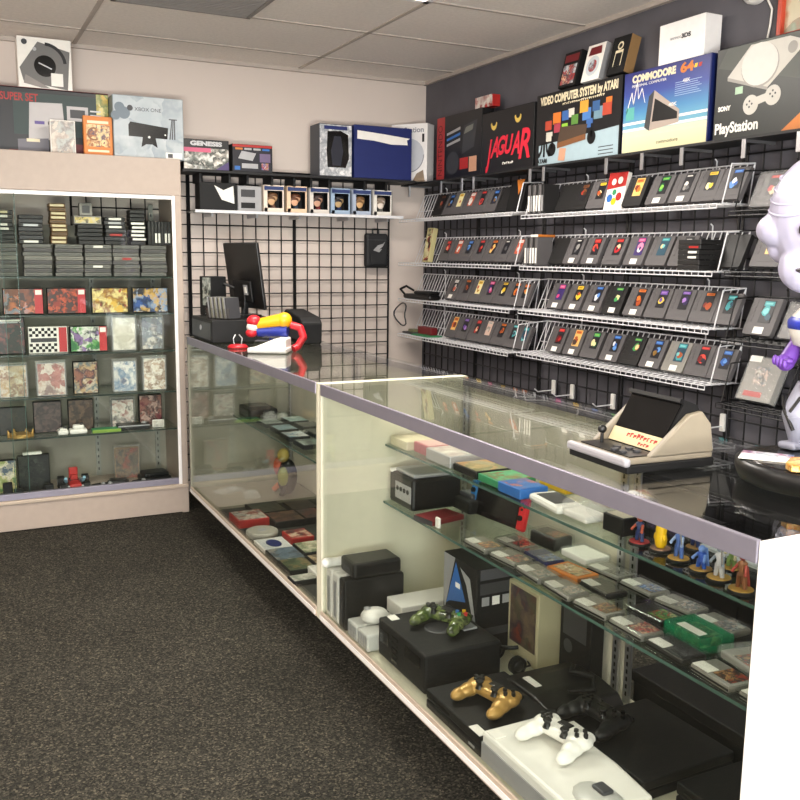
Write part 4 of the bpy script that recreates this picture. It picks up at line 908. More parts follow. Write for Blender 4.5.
# ------------------------------------------------------------------ glass display cases
CASEW = mat('case_laminate', '#d6d2bc', .45); WORN = mat('dimmed_grey_laminate', '#8f8c7c', .5, var=.08, vscale=6); DIMDECK = mat('dimmed_deck', '#7d7867', .5, var=.1, vscale=8)  # far case: shade of its dim interior put into end panel and deck colours
H = .957; XF0, XB0 = -1.655, -1.11; DZ = .185
def showcase(label, yn, yf, near_panel=True, open_from=None):
    t = thing('display_case', label, 'display case', (0, 0, 0))
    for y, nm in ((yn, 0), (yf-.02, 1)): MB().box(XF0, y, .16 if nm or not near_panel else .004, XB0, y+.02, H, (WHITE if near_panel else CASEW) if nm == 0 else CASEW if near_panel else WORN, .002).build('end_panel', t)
    MB().box(XF0+.004, yn+.02, .16, XB0, yf-.02, DZ, CASEW if near_panel else DIMDECK).build('deck', t)
    MB().box(XF0+.2, yn+.03, .0, XB0-.03, yf-.03, .159, mat('kick_shadow_black', '#070707', .9)).build('kick_base', t)  # shadow under the case put into the near-black kick colour
    b = MB(); b.box(XF0-.004, yn+.0205, .162, XF0+.0035, yf-.0205, DZ+.012, CREAMD, .002); b.box(XF0-.007, yn+.0205, .17, XF0-.0045, yf-.0205, DZ, WHITE); b.build('bottom_rail', t)
    b = MB(); b.box(XF0-.003, yn+.0205, H-.036, XF0+.006, yf-.0205, H+.001, ALU, .002); b.box(XF0+.0065, yn+.0205, H-.012, XF0+.02, yf-.0205, H-.0075, ALU); b.build('top_rail', t)
    MB().box(XF0+.006, yn+.021, DZ+.002, XF0+.011, yf-.021, H-.014, GLASS).build('front_glass', t)
    mid = (yn+yf)/2
    for a, e in ((yn+.021, mid-.001), (mid+.001, yf-.021)): MB().box(XF0+.0065, a, H-.0065, XB0, e, H-.0005, GLASS).build('top_glass', t)
    b = MB(); b.box(XB0-.02, yn+.021, H-.03, XB0, yf-.021, H-.007, ALU); b.build('back_rail', t)
    for nm, xz, zz in (('upper', -1.425, .745), ('lower', -1.43, .55)):
        if nm == 'upper' and not near_panel: continue
        o = MB().box(xz, yn+.022, zz-.007, XB0-.03, yf-.022, zz, SHELFGLASS).build('glass_shelf', t)
        MB().box(xz-.0015, yn+.022, zz-.007, xz-.0002, yf-.022, zz, EDGE).build('shelf_edge', o)
    for y in (yf-.05, mid+.02, mid-.03, yn+.05):
        b = MB(); b.box(XB0-.028, y-.012, DZ, XB0-.021, y+.012, H-.03, STEEL)
        for k in range(34): b.box(XB0-.0286, y-.003, DZ+.02+k*.021, XB0-.028, y+.003, DZ+.032+k*.021, BLK)
        b.build('shelf_standard', t)
    MB().box(XB0-.012, open_from if open_from else yn+.03, DZ+.001, XB0-.006, yf-.03, H-.031, mat('door_laminate', '#d9d4c2', .5)).build('sliding_door', t)
    return t
Y1N, Y1F, Y2F = -4.203, -2.412, -.622
showcase('near glass display case with white end panel, full of consoles and games', Y1N, Y1F, True, -3.32)
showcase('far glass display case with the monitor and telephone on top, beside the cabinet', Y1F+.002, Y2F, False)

# game pads ---------------------------------------------------------------
def gamepad(label, loc, rz, m, dark=BLK, splash=None, s=1., tilt=0.):
    t = thing('game_controller', label, 'game controller', loc, (tilt, 0, rz)); t.scale = (s, s, s)
    b = MB(); b.box(-.05, -.022, .018, .05, .034, .045, m, .01)
    for sx in (-1, 1):
        b.ball((sx*.05, .008, .03), (.032, .034, .019), m); b.ball((sx*.057, -.022, .025), (.022, .032, .018), m); b.ball((sx*.063, -.05, .0195), (.018, .03, .0165), m)
        b.ball((sx*.052, .038, .03), (.018, .012, .012), m)
    b.build('shell', t, remesh=.0028)
    for sx in (-1, 1):
        b = MB(); b.lathe([(.011, .038), (.008, .045), (.007, .052), (.011, .056), (.009, .059)], dark, 14, (sx*.026, -.016, 0)); b.build('thumb_stick', t)
    b = MB()
    for dx, dy in ((0, .0), (.011, 0), (-.011, 0), (0, .011), (0, -.011)): b.box(-.052+dx-.005, .01+dy-.005, .044, -.052+dx+.005, .01+dy+.005, .0525, dark, .0015)
    b.build('direction_pad', t)
    cs = splash or [dark]*4
    for k, (dx, dy) in enumerate(((0, .014), (.014, 0), (0, -.014), (-.014, 0))):
        b = MB(); b.cyl((.052+dx, .01+dy, .044), (.052+dx, .01+dy, .053), .0055, cs[k], 12); b.build('face_button', t)
    for sx in (-1, 1):
        b = MB(); b.box(sx*.052-.016, .04, .022, sx*.052+.016, .052, .034, dark, .004); b.build('trigger', t)
    MB().box(-.018, .008, .0435, .018, .028, .0475, dark, .003).build('touch_panel', t)
    return t
def flat_console(label, loc, w, d, h, m=BLK2, rz=0., gloss=None, split=True, sticker=None, bev=.004):
    """w along local x (front is -y)"""
    t = thing('game_console', label, 'game console', loc, (0, 0, rz))
    b = MB(); b.box(-w/2, -d/2, 0, w/2, d/2, h*.46, m, bev); b.box(-w/2, -d/2, h*.52, w/2, d/2, h, m, bev); b.box(-w/2+.008, -d/2+.008, h*.4, w/2-.008, d/2-.008, h*.6, BLK); b.build('body', t)
    if gloss: MB().box(-w/2+.004, -d/2+.004, h+.0002, -w*.08, d/2-.004, h+.0012, gloss).build('gloss_panel', t)
    MB().box(-w*.42, -d/2-.0012, h*.7, -w*.05, -d/2+.001, h*.78, GLOSSBLK).build('disc_slot', t)
    MB().box(w*.3, -d/2-.001, h*.2, w*.4, -d/2+.001, h*.32, SILV).build('port', t)
    if sticker: MB().box(sticker[0]-.025, sticker[1]-.012, h+.0005, sticker[0]+.025, sticker[1]+.012, h+.0016, PAPER).build('price_tag', t)
    return t
D0 = DZ+.001
# deck of the near case, far to near
SLB = mat('slate_slab', '#101011', .35)
for k, (y, m, lb) in enumerate(((-2.46, WPL, 'white console slab standing on edge, farthest of three in the near case'), (-2.515, WPL, 'white console slab standing on edge, middle of three in the near case'), (-2.57, SLB, 'black console slab standing on edge in front of the white ones'))):
    t = thing('game_console', lb, 'game console', (-1.535, y, D0))
    MB().box(-.105, -.0245, 0, .105, .0245, .165, m, .006).build('body', t)
    b = MB(); b.box(-.1065, -.01, .02, -.1045, .01, .14, SILV if m is WPL else DGREY); b.build('vent_strip', t)
flat = thing('game_console', 'small black console lying on top of the standing slabs', 'game console', (-1.525, -2.54, D0+.166))
MB().box(-.085, -.055, 0, .085, .055, .05, SLB, .01).build('body', flat); MB().box(-.0865, -.03, .015, -.0845, .03, .03, DGREY).build('port', flat)
b = MB(); b.cyl((-.11, 0, .016), (.05, 0, .016), .015, WPL, 14); b.ball((-.11, 0, .017), (.022, .018, .017), WPL); b.box(-.06, -.012, .015, .03, .012, .034, WPL, .006)
tag(b.build('game_controller', None, (-1.53, -2.452, D0+.166)), 'white stick-shaped controller on the farthest standing slab', 'game controller')
for k, (x, y, zz, lb) in enumerate(((-1.607, -2.655, 0, 'clear white boxed controller beside the black slab, lower left'), (-1.607, -2.735, 0, 'clear white boxed controller next to the large black console, lower right'), (-1.58, -2.69, .0565, 'rounded white controller lying on the two boxed ones'))):
    t = thing('boxed_controller', lb, 'game controller', (x, y, D0+zz))
    if k < 2:
        MB().box(-.035, -.036, .001, .035, .036, .055, mat('frosted_plastic', '#cfcfcb', .25), .006).build('case', t)
        for q in range(4): MB().box(-.0365, -.032+q*.017, .008, -.0352, -.024+q*.017, .048, SILV).build('rib', t)
    else:
        b = MB(); b.ball((0, 0, .024), (.045, .04, .024), WPL); b.build('shell', t); b = MB(); b.ball((-.02, .01, .046), (.012, .012, .004), SILV); b.build('button', t)
t = flat_console('white flat console lying behind the large black console', (-1.375, -2.662, D0), .25, .108, .1, WPL, 0, None)
# large black console (with camouflage pad on top)
t = thing('game_console', 'large boxy black console with a camouflage pad on top, left in the near case', 'game console', (-1.492, -2.935, D0), (0, 0, FACE_R)); t.scale = (.93, .9, 1)
b = MB(); b.box(-.16, -.135, .004, .16, .135, .118, BLK2, .008); b.build('body', t)
b = MB()
for k in range(5): b.box(-.06, -.137, .02+.017*k, -.02, -.1345, .028+.017*k, GLOSSBLK)
b.box(-.14, -.1365, .05, -.08, -.1345, .09, GLOSSBLK); b.box(.03, -.1365, .07, .13, -.1345, .1, GLOSSBLK); b.build('front_panel', t)
b = MB(); b.lathe([(.045, .1185), (.04, .121)], DGREY, 24); b.build('badge', t); MB().box(-.15, -.11, .1185, -.11, -.08, .1195, PAPER).build('price_tag', t)
b = MB(); b.box(-.05, .06, .119, .06, .11, .125, SILV, .002); b.build('label_plate', t)
CAMO = art(['#3a4a24', '#5a6a30', '#222a18', '#6f7a4a', '#2e3a20'], 30, .25)
gamepad('green camouflage game pad with coloured buttons on the large black console', (-1.47, -2.93, D0+.119), FACE_R+.5, CAMO, BLK, [YEL, RED, GREEN, BLUE], 1.0)
# picture boxes behind
def d_gc(b, w, h, y):
    poly(b, [(-w/2+.002, h*.55), (-w/2+.002, h-.002), (-w*.15, h-.002), (-w/2+.01, h*.3)], y, SILV, 1)
    poly(b, [(-w*.12, h*.95), (w*.18, h*.55), (-w*.3, h*.45), (-w*.4, h*.4)], y, BLUE, 2); poly(b, [(w*.0, h*.92), (w*.3, h*.85), (w*.48, h*.4), (w*.4, h*.4), (w*.2, h*.75)], y, SILV, 3)
    rect(b, -w*.12, h*.66, w*.02, h*.72, y, PAPER, 4)
t = bigbox('console_box', 'black and blue console box with a silver curve standing under the lower glass shelf', .2, .17, .27, BLK2, (-1.275, -2.83, D0), FACE_R, d_gc)
b = MB(); y = -.086
SDE = Matrix.Translation((.1005, 0, 0)) @ Matrix.Rotation(PI/2, 4, 'Z')
b.M = SDE; rect(b, -.075, .19, .075, .225, 0, DGREY)
for k in range(4): rect(b, -.068+.036*k, .155, -.042+.036*k, .182, 0, PAPER if k % 2 else SILV)
rect(b, -.075, .06, .075, .085, 0, DGREY); rect(b, -.075, .235, .075, .268, 0, mat('print_slate', '#4a4a50', .5)); b.build('side_print', t)
bigbox('game_box', 'beige bordered game box with dim red and green picture, behind the shelf front', .155, .1, .23, mat('beige_card', '#b0a888', .6), (-1.2, -3.01, D0), FACE_R, lambda b, w, h, y: rect(b, -w/2+.012, .045, w/2-.012, h-.01, y, art(['#5a3a30', '#4a4a38', '#6a5a48', '#3a3038', '#7a3a2a'], 16), 1), 'game box')
bigbox('game_box', 'dark game box with faint small pictures, right of the beige bordered one', .14, .045, .225, BLK2, (-1.16, -3.17, D0), FACE_R, lambda b, w, h, y: (rect(b, -w/2+.015, .12, w/2-.02, .2, y, DGREY, 1), disc(b, (-.03, .09), .02, y, DGREY, 1)), 'game box')
# headset
t = thing('headset', 'black headset with boom microphone lying on the deck of the near case', 'headset', (-1.31, -3.02, D0), (0, 0, PI/2)); t.scale = (.75, .75, .75)
b = MB(); pts = [(.075*math.cos(a), .05*math.sin(a), .06+.05*math.sin(a*.5)) for a in [k*PI/10 for k in range(11)]]; b.tube(pts, .008, BLK, 8); b.build('headband', t)
for sx in (-1, 1):
    b = MB(); b.cyl((sx*.075-.012, 0, .036), (sx*.075+.012, 0, .036), .035, BLK2, 18); b.ball((sx*.075, 0, .036), (.02, .028, .028), BLK); b.build('ear_cup', t)
b = MB(); b.tube([(-.075, -.02, .02), (-.06, -.07, .015), (-.02, -.085, .015)], .004, BLK, 6); b.ball((-.015, -.085, .016), .009, SILV, 10, 6); b.build('microphone', t)
# black console with rounded top
t = thing('game_console', 'rounded black console in the middle of the near case deck', 'game console', (-1.3, -3.265, D0), (0, 0, FACE_R))
b = MB(); b.prism([(-.12, 0), (.12, 0), (.125, .03), (.1, .052), (.03, .062), (-.06, .06), (-.12, .045)], -.115, .115, BLK, .006); b.build('body', t)
b = MB(); b.box(-.1, -.119, .02, .02, -.114, .026, DGREY); b.box(.04, -.119, .014, .1, -.114, .03, DGREY); b.build('front_slots', t); b = MB(); b.box(-.06, -.08, .0605, .0, -.06, .063, PAPER); b.build('price_tag', t)
b = MB(); b.tube([(.06, -.02, .064), (.09, .04, .07), (.04, .08, .075), (-.02, .05, .07), (-.05, .08, .068)], .006, BLK2, 8)
tag(b.build('console_cable', None, (-1.3, -3.265, D0+.001), (0, 0, FACE_R)), 'black cable lying in loops on the rounded black console', 'cable')
# flat black console + gold pad
flat_console('flat black two-layer console under the gold pad', (-1.512, -3.268, D0), .275, .245, .052, BLK2, FACE_R, None, True, (.105, -.11))
gamepad('metallic gold game pad on the flat black console', (-1.525, -3.275, D0+.0525), FACE_R+.25, GOLD, BLK)
# white console + white pad
t = thing('game_console', 'white console with grey front strip at the front of the near case', 'game console', (-1.54, -3.60, D0), (0, 0, FACE_R))
b = MB(); b.slab([(-.19, -.095), (.19, -.095), (.19, .09), (.06, .105), (-.06, .105), (-.19, .09)], .0, .075, WPL, .008); b.build('body', t)
MB().box(-.185, -.0985, .006, .19, -.0945, .05, SILV).build('front_strip', t); b = MB(); b.ball((.15, -.02, .073), (.07, .05, .014), mat('frosted_grey', '#b8b8b4', .3)); b.build('disc_lid', t)
MB().box(-.18, -.09, .0755, -.14, -.06, .0775, PAPER).build('price_tag', t); b = MB(); b.box(.12, -.02, .085, .16, .01, .094, DGREY, .005); b.build('eject_button', t)
gamepad('white game pad on the white console', (-1.51, -3.545, D0+.0765), FACE_R+.2, WPL, BLK)
# slim black console + black pad
flat_console('slim black console with a sticker under the black pad, front right of the near case', (-1.27, -3.562, D0), .29, .28, .048, BLK2, FACE_R+.03, None, True, (-.11, -.12))
gamepad('black game pad on the slim black console', (-1.335, -3.47, D0+.0485), FACE_R+.1, BLK, GLOSSBLK)
flat_console('second slim black console beside the steel shelf posts, partly behind the white end panel', (-1.25, -3.9, D0), .3, .2, .06, BLK2, FACE_R, None, True)
b = MB(); b.box(-.28, -.08, 0, .18, .08, .25, BLK2, .005); b.box(-.285, -.085, .22, .185, .085, .252, BLK2, .004); tag(b.build('storage_box', None, (-1.0, -3.58, .001), (0, 0, FACE_R)), 'black storage box on the floor behind the near case', 'storage box')

t = thing('storage_cabinet', 'low black storage cabinet against the slate wall behind the near case', 'cabinet', (-.26, -3.35, 0), (0, 0, FACE_R))
MB().box(-.75, -.2, .0, .75, .2, .6, BLK2, .004).build('body', t)
for k in range(3):
    o = MB().box(-.74+.495*k, -.215, .05, -.255+.495*k, -.2005, .58, BLK).build('door', t); MB().box(-.3+.495*k, -.225, .3, -.285+.495*k, -.2155, .4, SILV).build('handle', o)
# lower glass shelf ---------------------------------------------------------
L0 = .551
t = thing('game_console', 'black cube console with a silver port plate on the lower glass shelf, near case', 'game console', (-1.33, -2.545, L0), (0, 0, 0))
b = MB(); b.box(-.09, -.078, .006, .09, .09, .11, BLK, .01); b.box(-.075, -.06, .108, .075, .075, .122, SILV, .006); b.build('body', t)
b = MB(); b.box(-.0925, -.07, .03, -.0895, .04, .085, SILV, .001)
for k in range(4): b.cyl((-.0926, -.05+k*.024, .065), (-.094, -.05+k*.024, .065), .008, BLK, 12)
b.build('port_plate', t); b = MB(); b.box(-.09, .07, .105, .0, .088, .118, PAPER, .003); b.build('label', t)
flatbox('game_case', 'dark red game case with a small white price tag lying on the lower shelf', 'game box', .09, .13, .016, DRED, (-1.37, -2.71, L0+.001), FACE_R+.2, DGREY)
flatbox('price_card', 'small white price card standing at the dark red game case', 'price card', .022, .008, .032, PAPER, (-1.415, -2.785, L0+.001), FACE_R)
t = thing('portable_console', 'dark portable console with a red right grip standing on the lower shelf', 'game console', (-1.22, -2.80, L0), (rad(-12), 0, FACE_R+.12))
MB().box(-.105, -.007, .002, .1, .007, .105, GLOSSBLK, .003).build('screen', t)
RP = mat('red_grip', '#d8262c', .45); BP = mat('blue_grip', '#1f6aa8', .45)
for sx, m, nm in ((1, RP, 0), (-1, BP, 1)):
    b = MB(); b.box(sx*.118-.018, -.009, .0, sx*.118+.018, .009, .107, m, .008); b.build('grip', t)
    b = MB(); b.cyl((sx*.118, -.009, .04 if sx > 0 else .075), (sx*.118, -.016, .04 if sx > 0 else .075), .008, BLK, 12)
    for dx, dz in ((0, .009), (.009, 0), (0, -.009), (-.009, 0)): b.cyl((sx*.118+dx, -.009, (.075 if sx > 0 else .04)+dz), (sx*.118+dx, -.012, (.075 if sx > 0 else .04)+dz), .0036, BLK, 8)
    b.build('buttons', t)
b = MB(); b.box(-.06, -.05, 0, .06, .05, .045, BLK2, .01); b.box(-.04, -.03, .04, .04, .03, .06, DGREY, .008)
tag(b.build('console_dock', None, (-1.215, -2.655, L0+.001), (0, 0, FACE_R)), 'black dock block between the cube console and the portable console', 'dock')
def case_cart(x, y, c, label, tagged=True, body=CARTL, z0=L0, rz=FACE_R, h=.022, clear=True, w=.117, d=.076, k=0):
    """boxed cartridge lying flat, label towards the shelf back"""
    t = thing('boxed_cartridge', label, 'game cartridge', (x, y, z0), (0, 0, rz+random.uniform(-.1, .1)), 'boxed cartridges on the lower glass shelf')
    b = MB(); b.box(-w/2+.004, -d/2+.004, .002, w/2-.004, d/2-.004, h-.004, body, .006); b.box(-w/2+.004, -d/2+.003, .008, w/2-.004, -d/2+.0045, .012, BLK); b.build('cartridge', t)
    MB().box(-w*.02, -d*.28, h-.004, w*.4, d*.36, h-.003, pal(c) if c else CARTD).build('sticker', t)
    if tagged: MB().box(-w*.42, -d*.42, h-.0034, -w*.04, -d*.05, h-.002, PAPER).build('price_tag', t)
    if clear: MB().box(-w/2, -d/2, .0005, w/2, d/2, h, CLEAR, .003, ).build('clear_case', t)
    return t
LOW = [(-1.392, -3.01, 'orange', 'boxed cartridge with orange sticker, first in the front row of the lower shelf', 1, CARTL),
 (-1.385, -3.14, 'red', 'boxed cartridge with dark red sticker, second in the front row of the lower shelf', 1, CARTL),
 (-1.388, -3.265, 'pale', 'pale boxed cartridge, third in the front row of the lower shelf', 1, CARTL),
 (-1.39, -3.39, 'pale', 'pale boxed cartridge, fourth in the front row of the lower shelf', 1, CARTL),
 (-1.39, -3.515, 'brown', 'boxed cartridge with tan picture, fifth in the front row of the lower shelf', 1, CARTL),
 (-1.388, -3.64, 'red', 'boxed cartridge with bright red sticker, sixth in the front row of the lower shelf', 1, CARTL),
 (-1.39, -3.765, None, 'black boxed cartridge, seventh in the front row of the lower shelf', 1, CARTD),
 (-1.39, -3.89, 'brown', 'boxed cartridge with tan portrait sticker, eighth in the front row of the lower shelf', 1, CARTL),
 (-1.39, -4.015, 'red', 'boxed cartridge with red front edge, nearest of the front row on the lower shelf', 1, CARTL),
 (-1.30, -3.04, 'red', 'boxed cartridge with maroon sticker, first in the second row of the lower shelf', 1, CARTL),
 (-1.30, -3.17, 'blue', 'dark blue game box, second in the second row of the lower shelf', 0, NAVY),
 (-1.30, -3.42, None, 'black boxed cartridge, fourth in the second row of the lower shelf', 1, CARTD),
 (-1.30, -3.60, 'green', 'black boxed cartridge with dark green sticker, fifth in the second row of the lower shelf', 0, CARTD),
 (-1.205, -3.07, 'brown', 'thick dark game box with tan top, first in the rear row of the lower shelf', 0, CARTD),
 (-1.205, -3.335, 'black and white', 'grey boxed cartridge with monochrome sticker, rear row of the lower shelf', 1, CARTL),
 (-1.205, -3.46, 'blue', 'grey boxed cartridge with blue sticker, rear row of the lower shelf', 1, CARTL),
 (-1.205, -3.585, 'pale', 'grey boxed cartridge with faded sticker, rear row of the lower shelf', 1, CARTL),
 (-1.205, -3.71, 'pale', 'grey boxed cartridge nearest in the rear row of the lower shelf', 1, CARTL)]
for x, y, c, lb, tg, bd in LOW: case_cart(x, y, c, lb, bool(tg), bd, h=.045 if 'thick' in lb else .022)
t = thing('game_box', 'game case with an orange border lying in the second row of the lower shelf', 'game box', (-1.3, -3.295, L0), (0, 0, FACE_R+.1))
MB().box(-.058, -.038, .001, .058, .038, .018, ORANGE, .003).build('case', t); MB().box(-.045, -.026, .0181, .045, .026, .019, art(['#3a4a2a', '#c8b088', '#8a5a3a', '#d8d0c0'], 40)).build('front_print', t)
t = thing('game_box', 'translucent green game case in the second row of the lower shelf', 'game box', (-1.3, -3.735, L0), (0, 0, FACE_R-.05))
MB().box(-.062, -.042, .001, .062, .042, .034, GREENFILM, .003).build('case', t); MB().box(-.04, -.03, .005, .04, .03, .026, art(['#c8a878', '#7a3a2a', '#3a4a3a', '#d8c8a0'], 40)).build('cartridge', t); MB().box(-.03, -.034, .0345, .04, -.012, .0355, PAPER).build('price_tag', t)
t = thing('bagged_game', 'glossy white bagged game right of the thick dark box, lower shelf', 'game', (-1.185, -3.2, L0), (0, 0, FACE_R))
MB().box(-.055, -.04, .001, .055, .04, .02, PAPER, .004).build('case', t); MB().box(-.06, -.045, .0005, .06, .045, .026, FILM, .008).build('bag', t)
t = thing('bagged_game', 'clear bagged game with tan picture, near the white end panel on the lower shelf', 'game', (-1.29, -3.875, L0), (0, 0, FACE_R-.2))
MB().box(-.055, -.038, .001, .055, .038, .018, CARTL, .004).build('case', t); MB().box(-.02, -.03, .0181, .045, .03, .019, pal('brown')).build('sticker', t); MB().box(-.062, -.045, .0005, .062, .045, .03, FILM, .01).build('bag', t)
b = MB(); b.box(-.07, -.05, .0, .07, .05, .045, FILM, .02); b.ball((.03, 0, .04), (.03, .03, .02), FILM); tag(b.build('plastic_bag', None, (-1.2, -3.86, L0+.001), (0, 0, .6)), 'crumpled clear plastic bag at the back of the lower shelf', 'plastic bag')

# upper glass shelf ---------------------------------------------------------
U0 = .7455
def lie(name, label, x, y, w, d, h, m, top=None, rz=FACE_R, z0=U0, cat='game box'):
    t = thing(name, label, cat, (x, y, z0), (0, 0, rz))
    MB().box(-w/2, -d/2, .0005, w/2, d/2, h, m, .003).build('case', t)
    if top is not None: MB().box(-w/2+.006, -d/2+.006, h+.0001, w/2-.006, d/2-.006, h+.0009, top).build('front_print', t)
    return t
lie('game_case', 'cream game case lying at the far left of the upper glass shelf', -1.345, -2.51, .12, .14, .03, mat('cream_case', '#c9c2a6', .4), art(['#d8d0b4', '#b8b090', '#c8c0a4'], 20))
lie('game_case', 'dusty pink game case beside the cream one on the upper glass shelf', -1.33, -2.63, .1, .13, .034, mat('dusty_pink', '#b0606a', .45), mat('pink_top', '#c8a09a', .5))
lie('game_case', 'clear pale game case stack on the upper glass shelf', -1.345, -2.765, .15, .13, .036, SILV, art(['#c8c8c0', '#a8aaa4', '#b0a09a', '#d8d6cc'], 18))
lie('game_book', 'black album with a tan picture on the upper glass shelf', -1.34, -2.915, .13, .13, .022, BLK2, art(['#c8a878', '#7a7a50', '#a8a080', '#b88a58'], 14))
lie('game_case', 'green game case on the upper glass shelf', -1.345, -3.045, .11, .12, .022, GREEN, art(['#3a9a6a', '#5ab080', '#8a6a3a', '#2f8a5a'], 18))
lie('game_case', 'bright blue game case on the upper glass shelf', -1.37, -3.16, .105, .09, .028, BLUE, art(['#2a66b0', '#3a78c0', '#b86a5a', '#2a66b0'], 18))
lie('game_case', 'narrow yellow game case behind the blue one on the upper glass shelf', -1.25, -3.16, .12, .05, .02, YEL)
t = thing('portable_console', 'white portable console with dark screen on the upper glass shelf', 'game console', (-1.365, -3.3, U0), (0, 0, FACE_R-.12))
MB().box(-.075, -.04, .001, .075, .04, .022, WPL, .01).build('body', t); MB().box(-.05, -.028, .0221, .045, .03, .0235, DGREY).build('screen', t)
b = MB(); b.ball((0, 0, .028), (.075, .055, .028), FILM, 12, 7); b.ball((.035, .02, .03), (.05, .04, .03), FILM, 10, 6); b.box(-.05, -.035, .002, .04, .03, .02, PAPER, .006)
tag(b.build('plastic_bag', None, (-1.365, -3.425, U0+.001), (0, 0, FACE_R)), 'crumpled clear bag with white contents on the upper glass shelf', 'plastic bag')
b = MB(); b.ball((0, 0, .022), (.06, .04, .022), art(['#d8c8a8', '#c86a3a', '#e8dcc0', '#a8503a', '#d8b080'], 30), 12, 7); tag(b.build('bagged_toy', None, (-1.25, -3.36, U0+.001), (0, 0, FACE_R)), 'orange and cream bagged toy behind the clear bag on the upper shelf', 'toy')
t = lie('game_box', 'small black game box with pale lid on the upper glass shelf, before the figurines', -1.345, -3.535, .07, .07, .042, BLK2, mat('pale_lid', '#b8b0a0', .5))
# figurines: plain toy figures on round bases
def figurine(label, x, y, body, base, h=.1, r=.03, style=0, c2='#d8c0a0'):
    t = thing('toy_figurine', label, 'figurine', (x, y, U0), (0, 0, FACE_R), 'figurines on the upper glass shelf'); t.scale = (.7, .7, .66)
    b = MB(); b.lathe([(r, .0005), (r, .006), (r*.94, .009)], BLK2, 24); b.lathe([(r*.93, .0091), (r*.9, .0115)], mat('base_'+base.strip('#'), base, .35, .3), 24); b.build('base', t)
    m = mat('figure_'+body.strip('#'), body, .4); m2 = mat('figure_'+c2.strip('#'), c2, .45)
    b = MB()
    if style == 0:     # plain rounded bean
        b.lathe([(.012, .012), (.017, .02), (.019, .04), (.016, .058), (.017, .072), (.014, .088), (.006, .097)], m, 18)
        b.ball((-.018, -.004, .045), (.006, .007, .014), m, 8, 6); b.ball((.018, -.004, .045), (.006, .007, .014), m, 8, 6)
    else:              # standing body with limbs
        k = h/.1
        for sx in (-1, 1):
            b.cyl((sx*.012, 0, .011), (sx*.007, 0, .045*k), .006, m, 8, .008); b.cyl((sx*.012, 0, .068*k), (sx*.022, -.012, .05*k), .005, m2, 8, .004)
            b.ball((sx*.022, -.012, .048*k), .005, m2, 8, 6)
        b.lathe([(.011, .042*k), (.009, .055*k), (.014, .072*k), (.006, .078*k)], m, 14); b.ball((0, 0, .088*k), (.011, .011, .012), m2, 12, 8)
        if style == 2: b.cyl((.022, -.012, .05*k), (.03, -.03, .1*k), .0025, SILV, 6)
        if style == 3: b.prism([(-.018, .02), (.018, .02), (.008, .074), (-.008, .074)], .008, .014, m2)
    b.build('figure', t)
figurine('dark blue standing figurine on a red base, upper shelf', -1.375, -3.62, '#2a3a6a', '#a83030', .1, .034, 1, '#b0523a')
figurine('plain rounded yellow figurine on a dark base, upper shelf', -1.365, -3.675, '#e8bc14', '#8a6a5a', .1, .034, 0)
figurine('blue and silver standing figurine on a gold base, upper shelf', -1.375, -3.74, '#4a6ab0', '#b08a3a', .115, .034, 2, '#9ab0d8')
figurine('small bright blue figurine on a gold base, upper shelf', -1.38, -3.808, '#2a5ac0', '#a8843c', .08, .034, 3, '#6a90d8')
figurine('green figurine behind the silver-white one, upper shelf', -1.32, -3.83, '#7a9a5a', '#a8843c', .09, .03, 1, '#c8c0a0')
figurine('pale silver figurine with lifted arms on a gold base, upper shelf', -1.385, -3.86, '#c8ccd4', '#b08a3a', .11, .036, 2, '#8a98a8')
figurine('brown and red caped figurine on a gold base, nearest the white end panel', -1.395, -3.925, '#8a5a3a', '#a8843c', .12, .036, 3, '#a8443a')
figurine('dark blue figurine behind the yellow one, upper shelf', -1.29, -3.70, '#2a3a70', '#8a6a3a', .1, .03, 1, '#d8b080')
b = MB(); b.box(-.03, -.1, .0, .03, .1, .006, mat('iridescent_white', '#c8d0d4', .2)); tag(b.build('display_card', None, (-1.31, -3.79, U0+.0002)), 'pale card lying flat between the front and rear figurines', 'card')
bpy.data.objects['display_card'].location.x = -1.24

# far case contents -----------------------------------------------------------
G0 = .551
def fl(label, x, y, w, d, h, cols, body=BLK2, rz=FACE_R, z0=D0, grp='games lying in the far display case'):
    t = thing('game_case', label, 'game box', (x, y, z0), (0, 0, rz), grp)
    MB().box(-w/2, -d/2, 0, w/2, d/2, h, body, .002, 1).build('case', t); MB().box(-w/2+.006, -d/2+.006, h+.0001, w/2-.006, d/2-.006, h+.0009, art(cols, 22)).build('front_print', t); return t
fl('thick white game box with red sides on the deck of the far case', -1.565, -1.335, .15, .14, .036, ['#d8d4c8', '#8a3a2a', '#c8c0b0', '#3a3a40', '#e0dcd0'], RED)
fl('dark game box behind the thick white one, far case', -1.42, -1.4, .16, .14, .03, ['#5a3a34', '#2a2426', '#7a5a48', '#3a3034'])
fl('dark red game box toward the back of the far case deck', -1.3, -1.4, .15, .1, .03, ['#3a2a2c', '#6a3a34', '#2a2628', '#4a4444'])
t = thing('disc_case', 'round pale disc tin on the deck of the far case', 'disc tin', (-1.57, -1.535, D0)); b = MB(); b.lathe([(.066, 0), (.068, .004), (.068, .02), (.062, .025)], mat('pale_tin', '#a8a498', .4), 28); b.build('tin', t); b = MB(); b.lathe([(.02, .0251), (.018, .027)], SILV, 16); b.build('hub', t)
fl('red game box with bright label in the far case', -1.455, -1.66, .12, .1, .03, ['#a83028', '#c8b8a0', '#8a2420', '#2a2a2e'], RED)
t = fl('white game case with a dark blue oval, front of the far case', -1.577, -1.71, .15, .12, .018, ['#d4d4d0', '#c0c4c4'], PAPER)
b = MB(); b.ball((0, 0, .0195), (.05, .03, .0012), NAVY, 20, 6); b.build('oval_print', t)
fl('blue-grey game case, front of the far case', -1.577, -1.855, .15, .12, .02, ['#4a5a6a', '#6a7a84', '#2a3440', '#a8a498'])
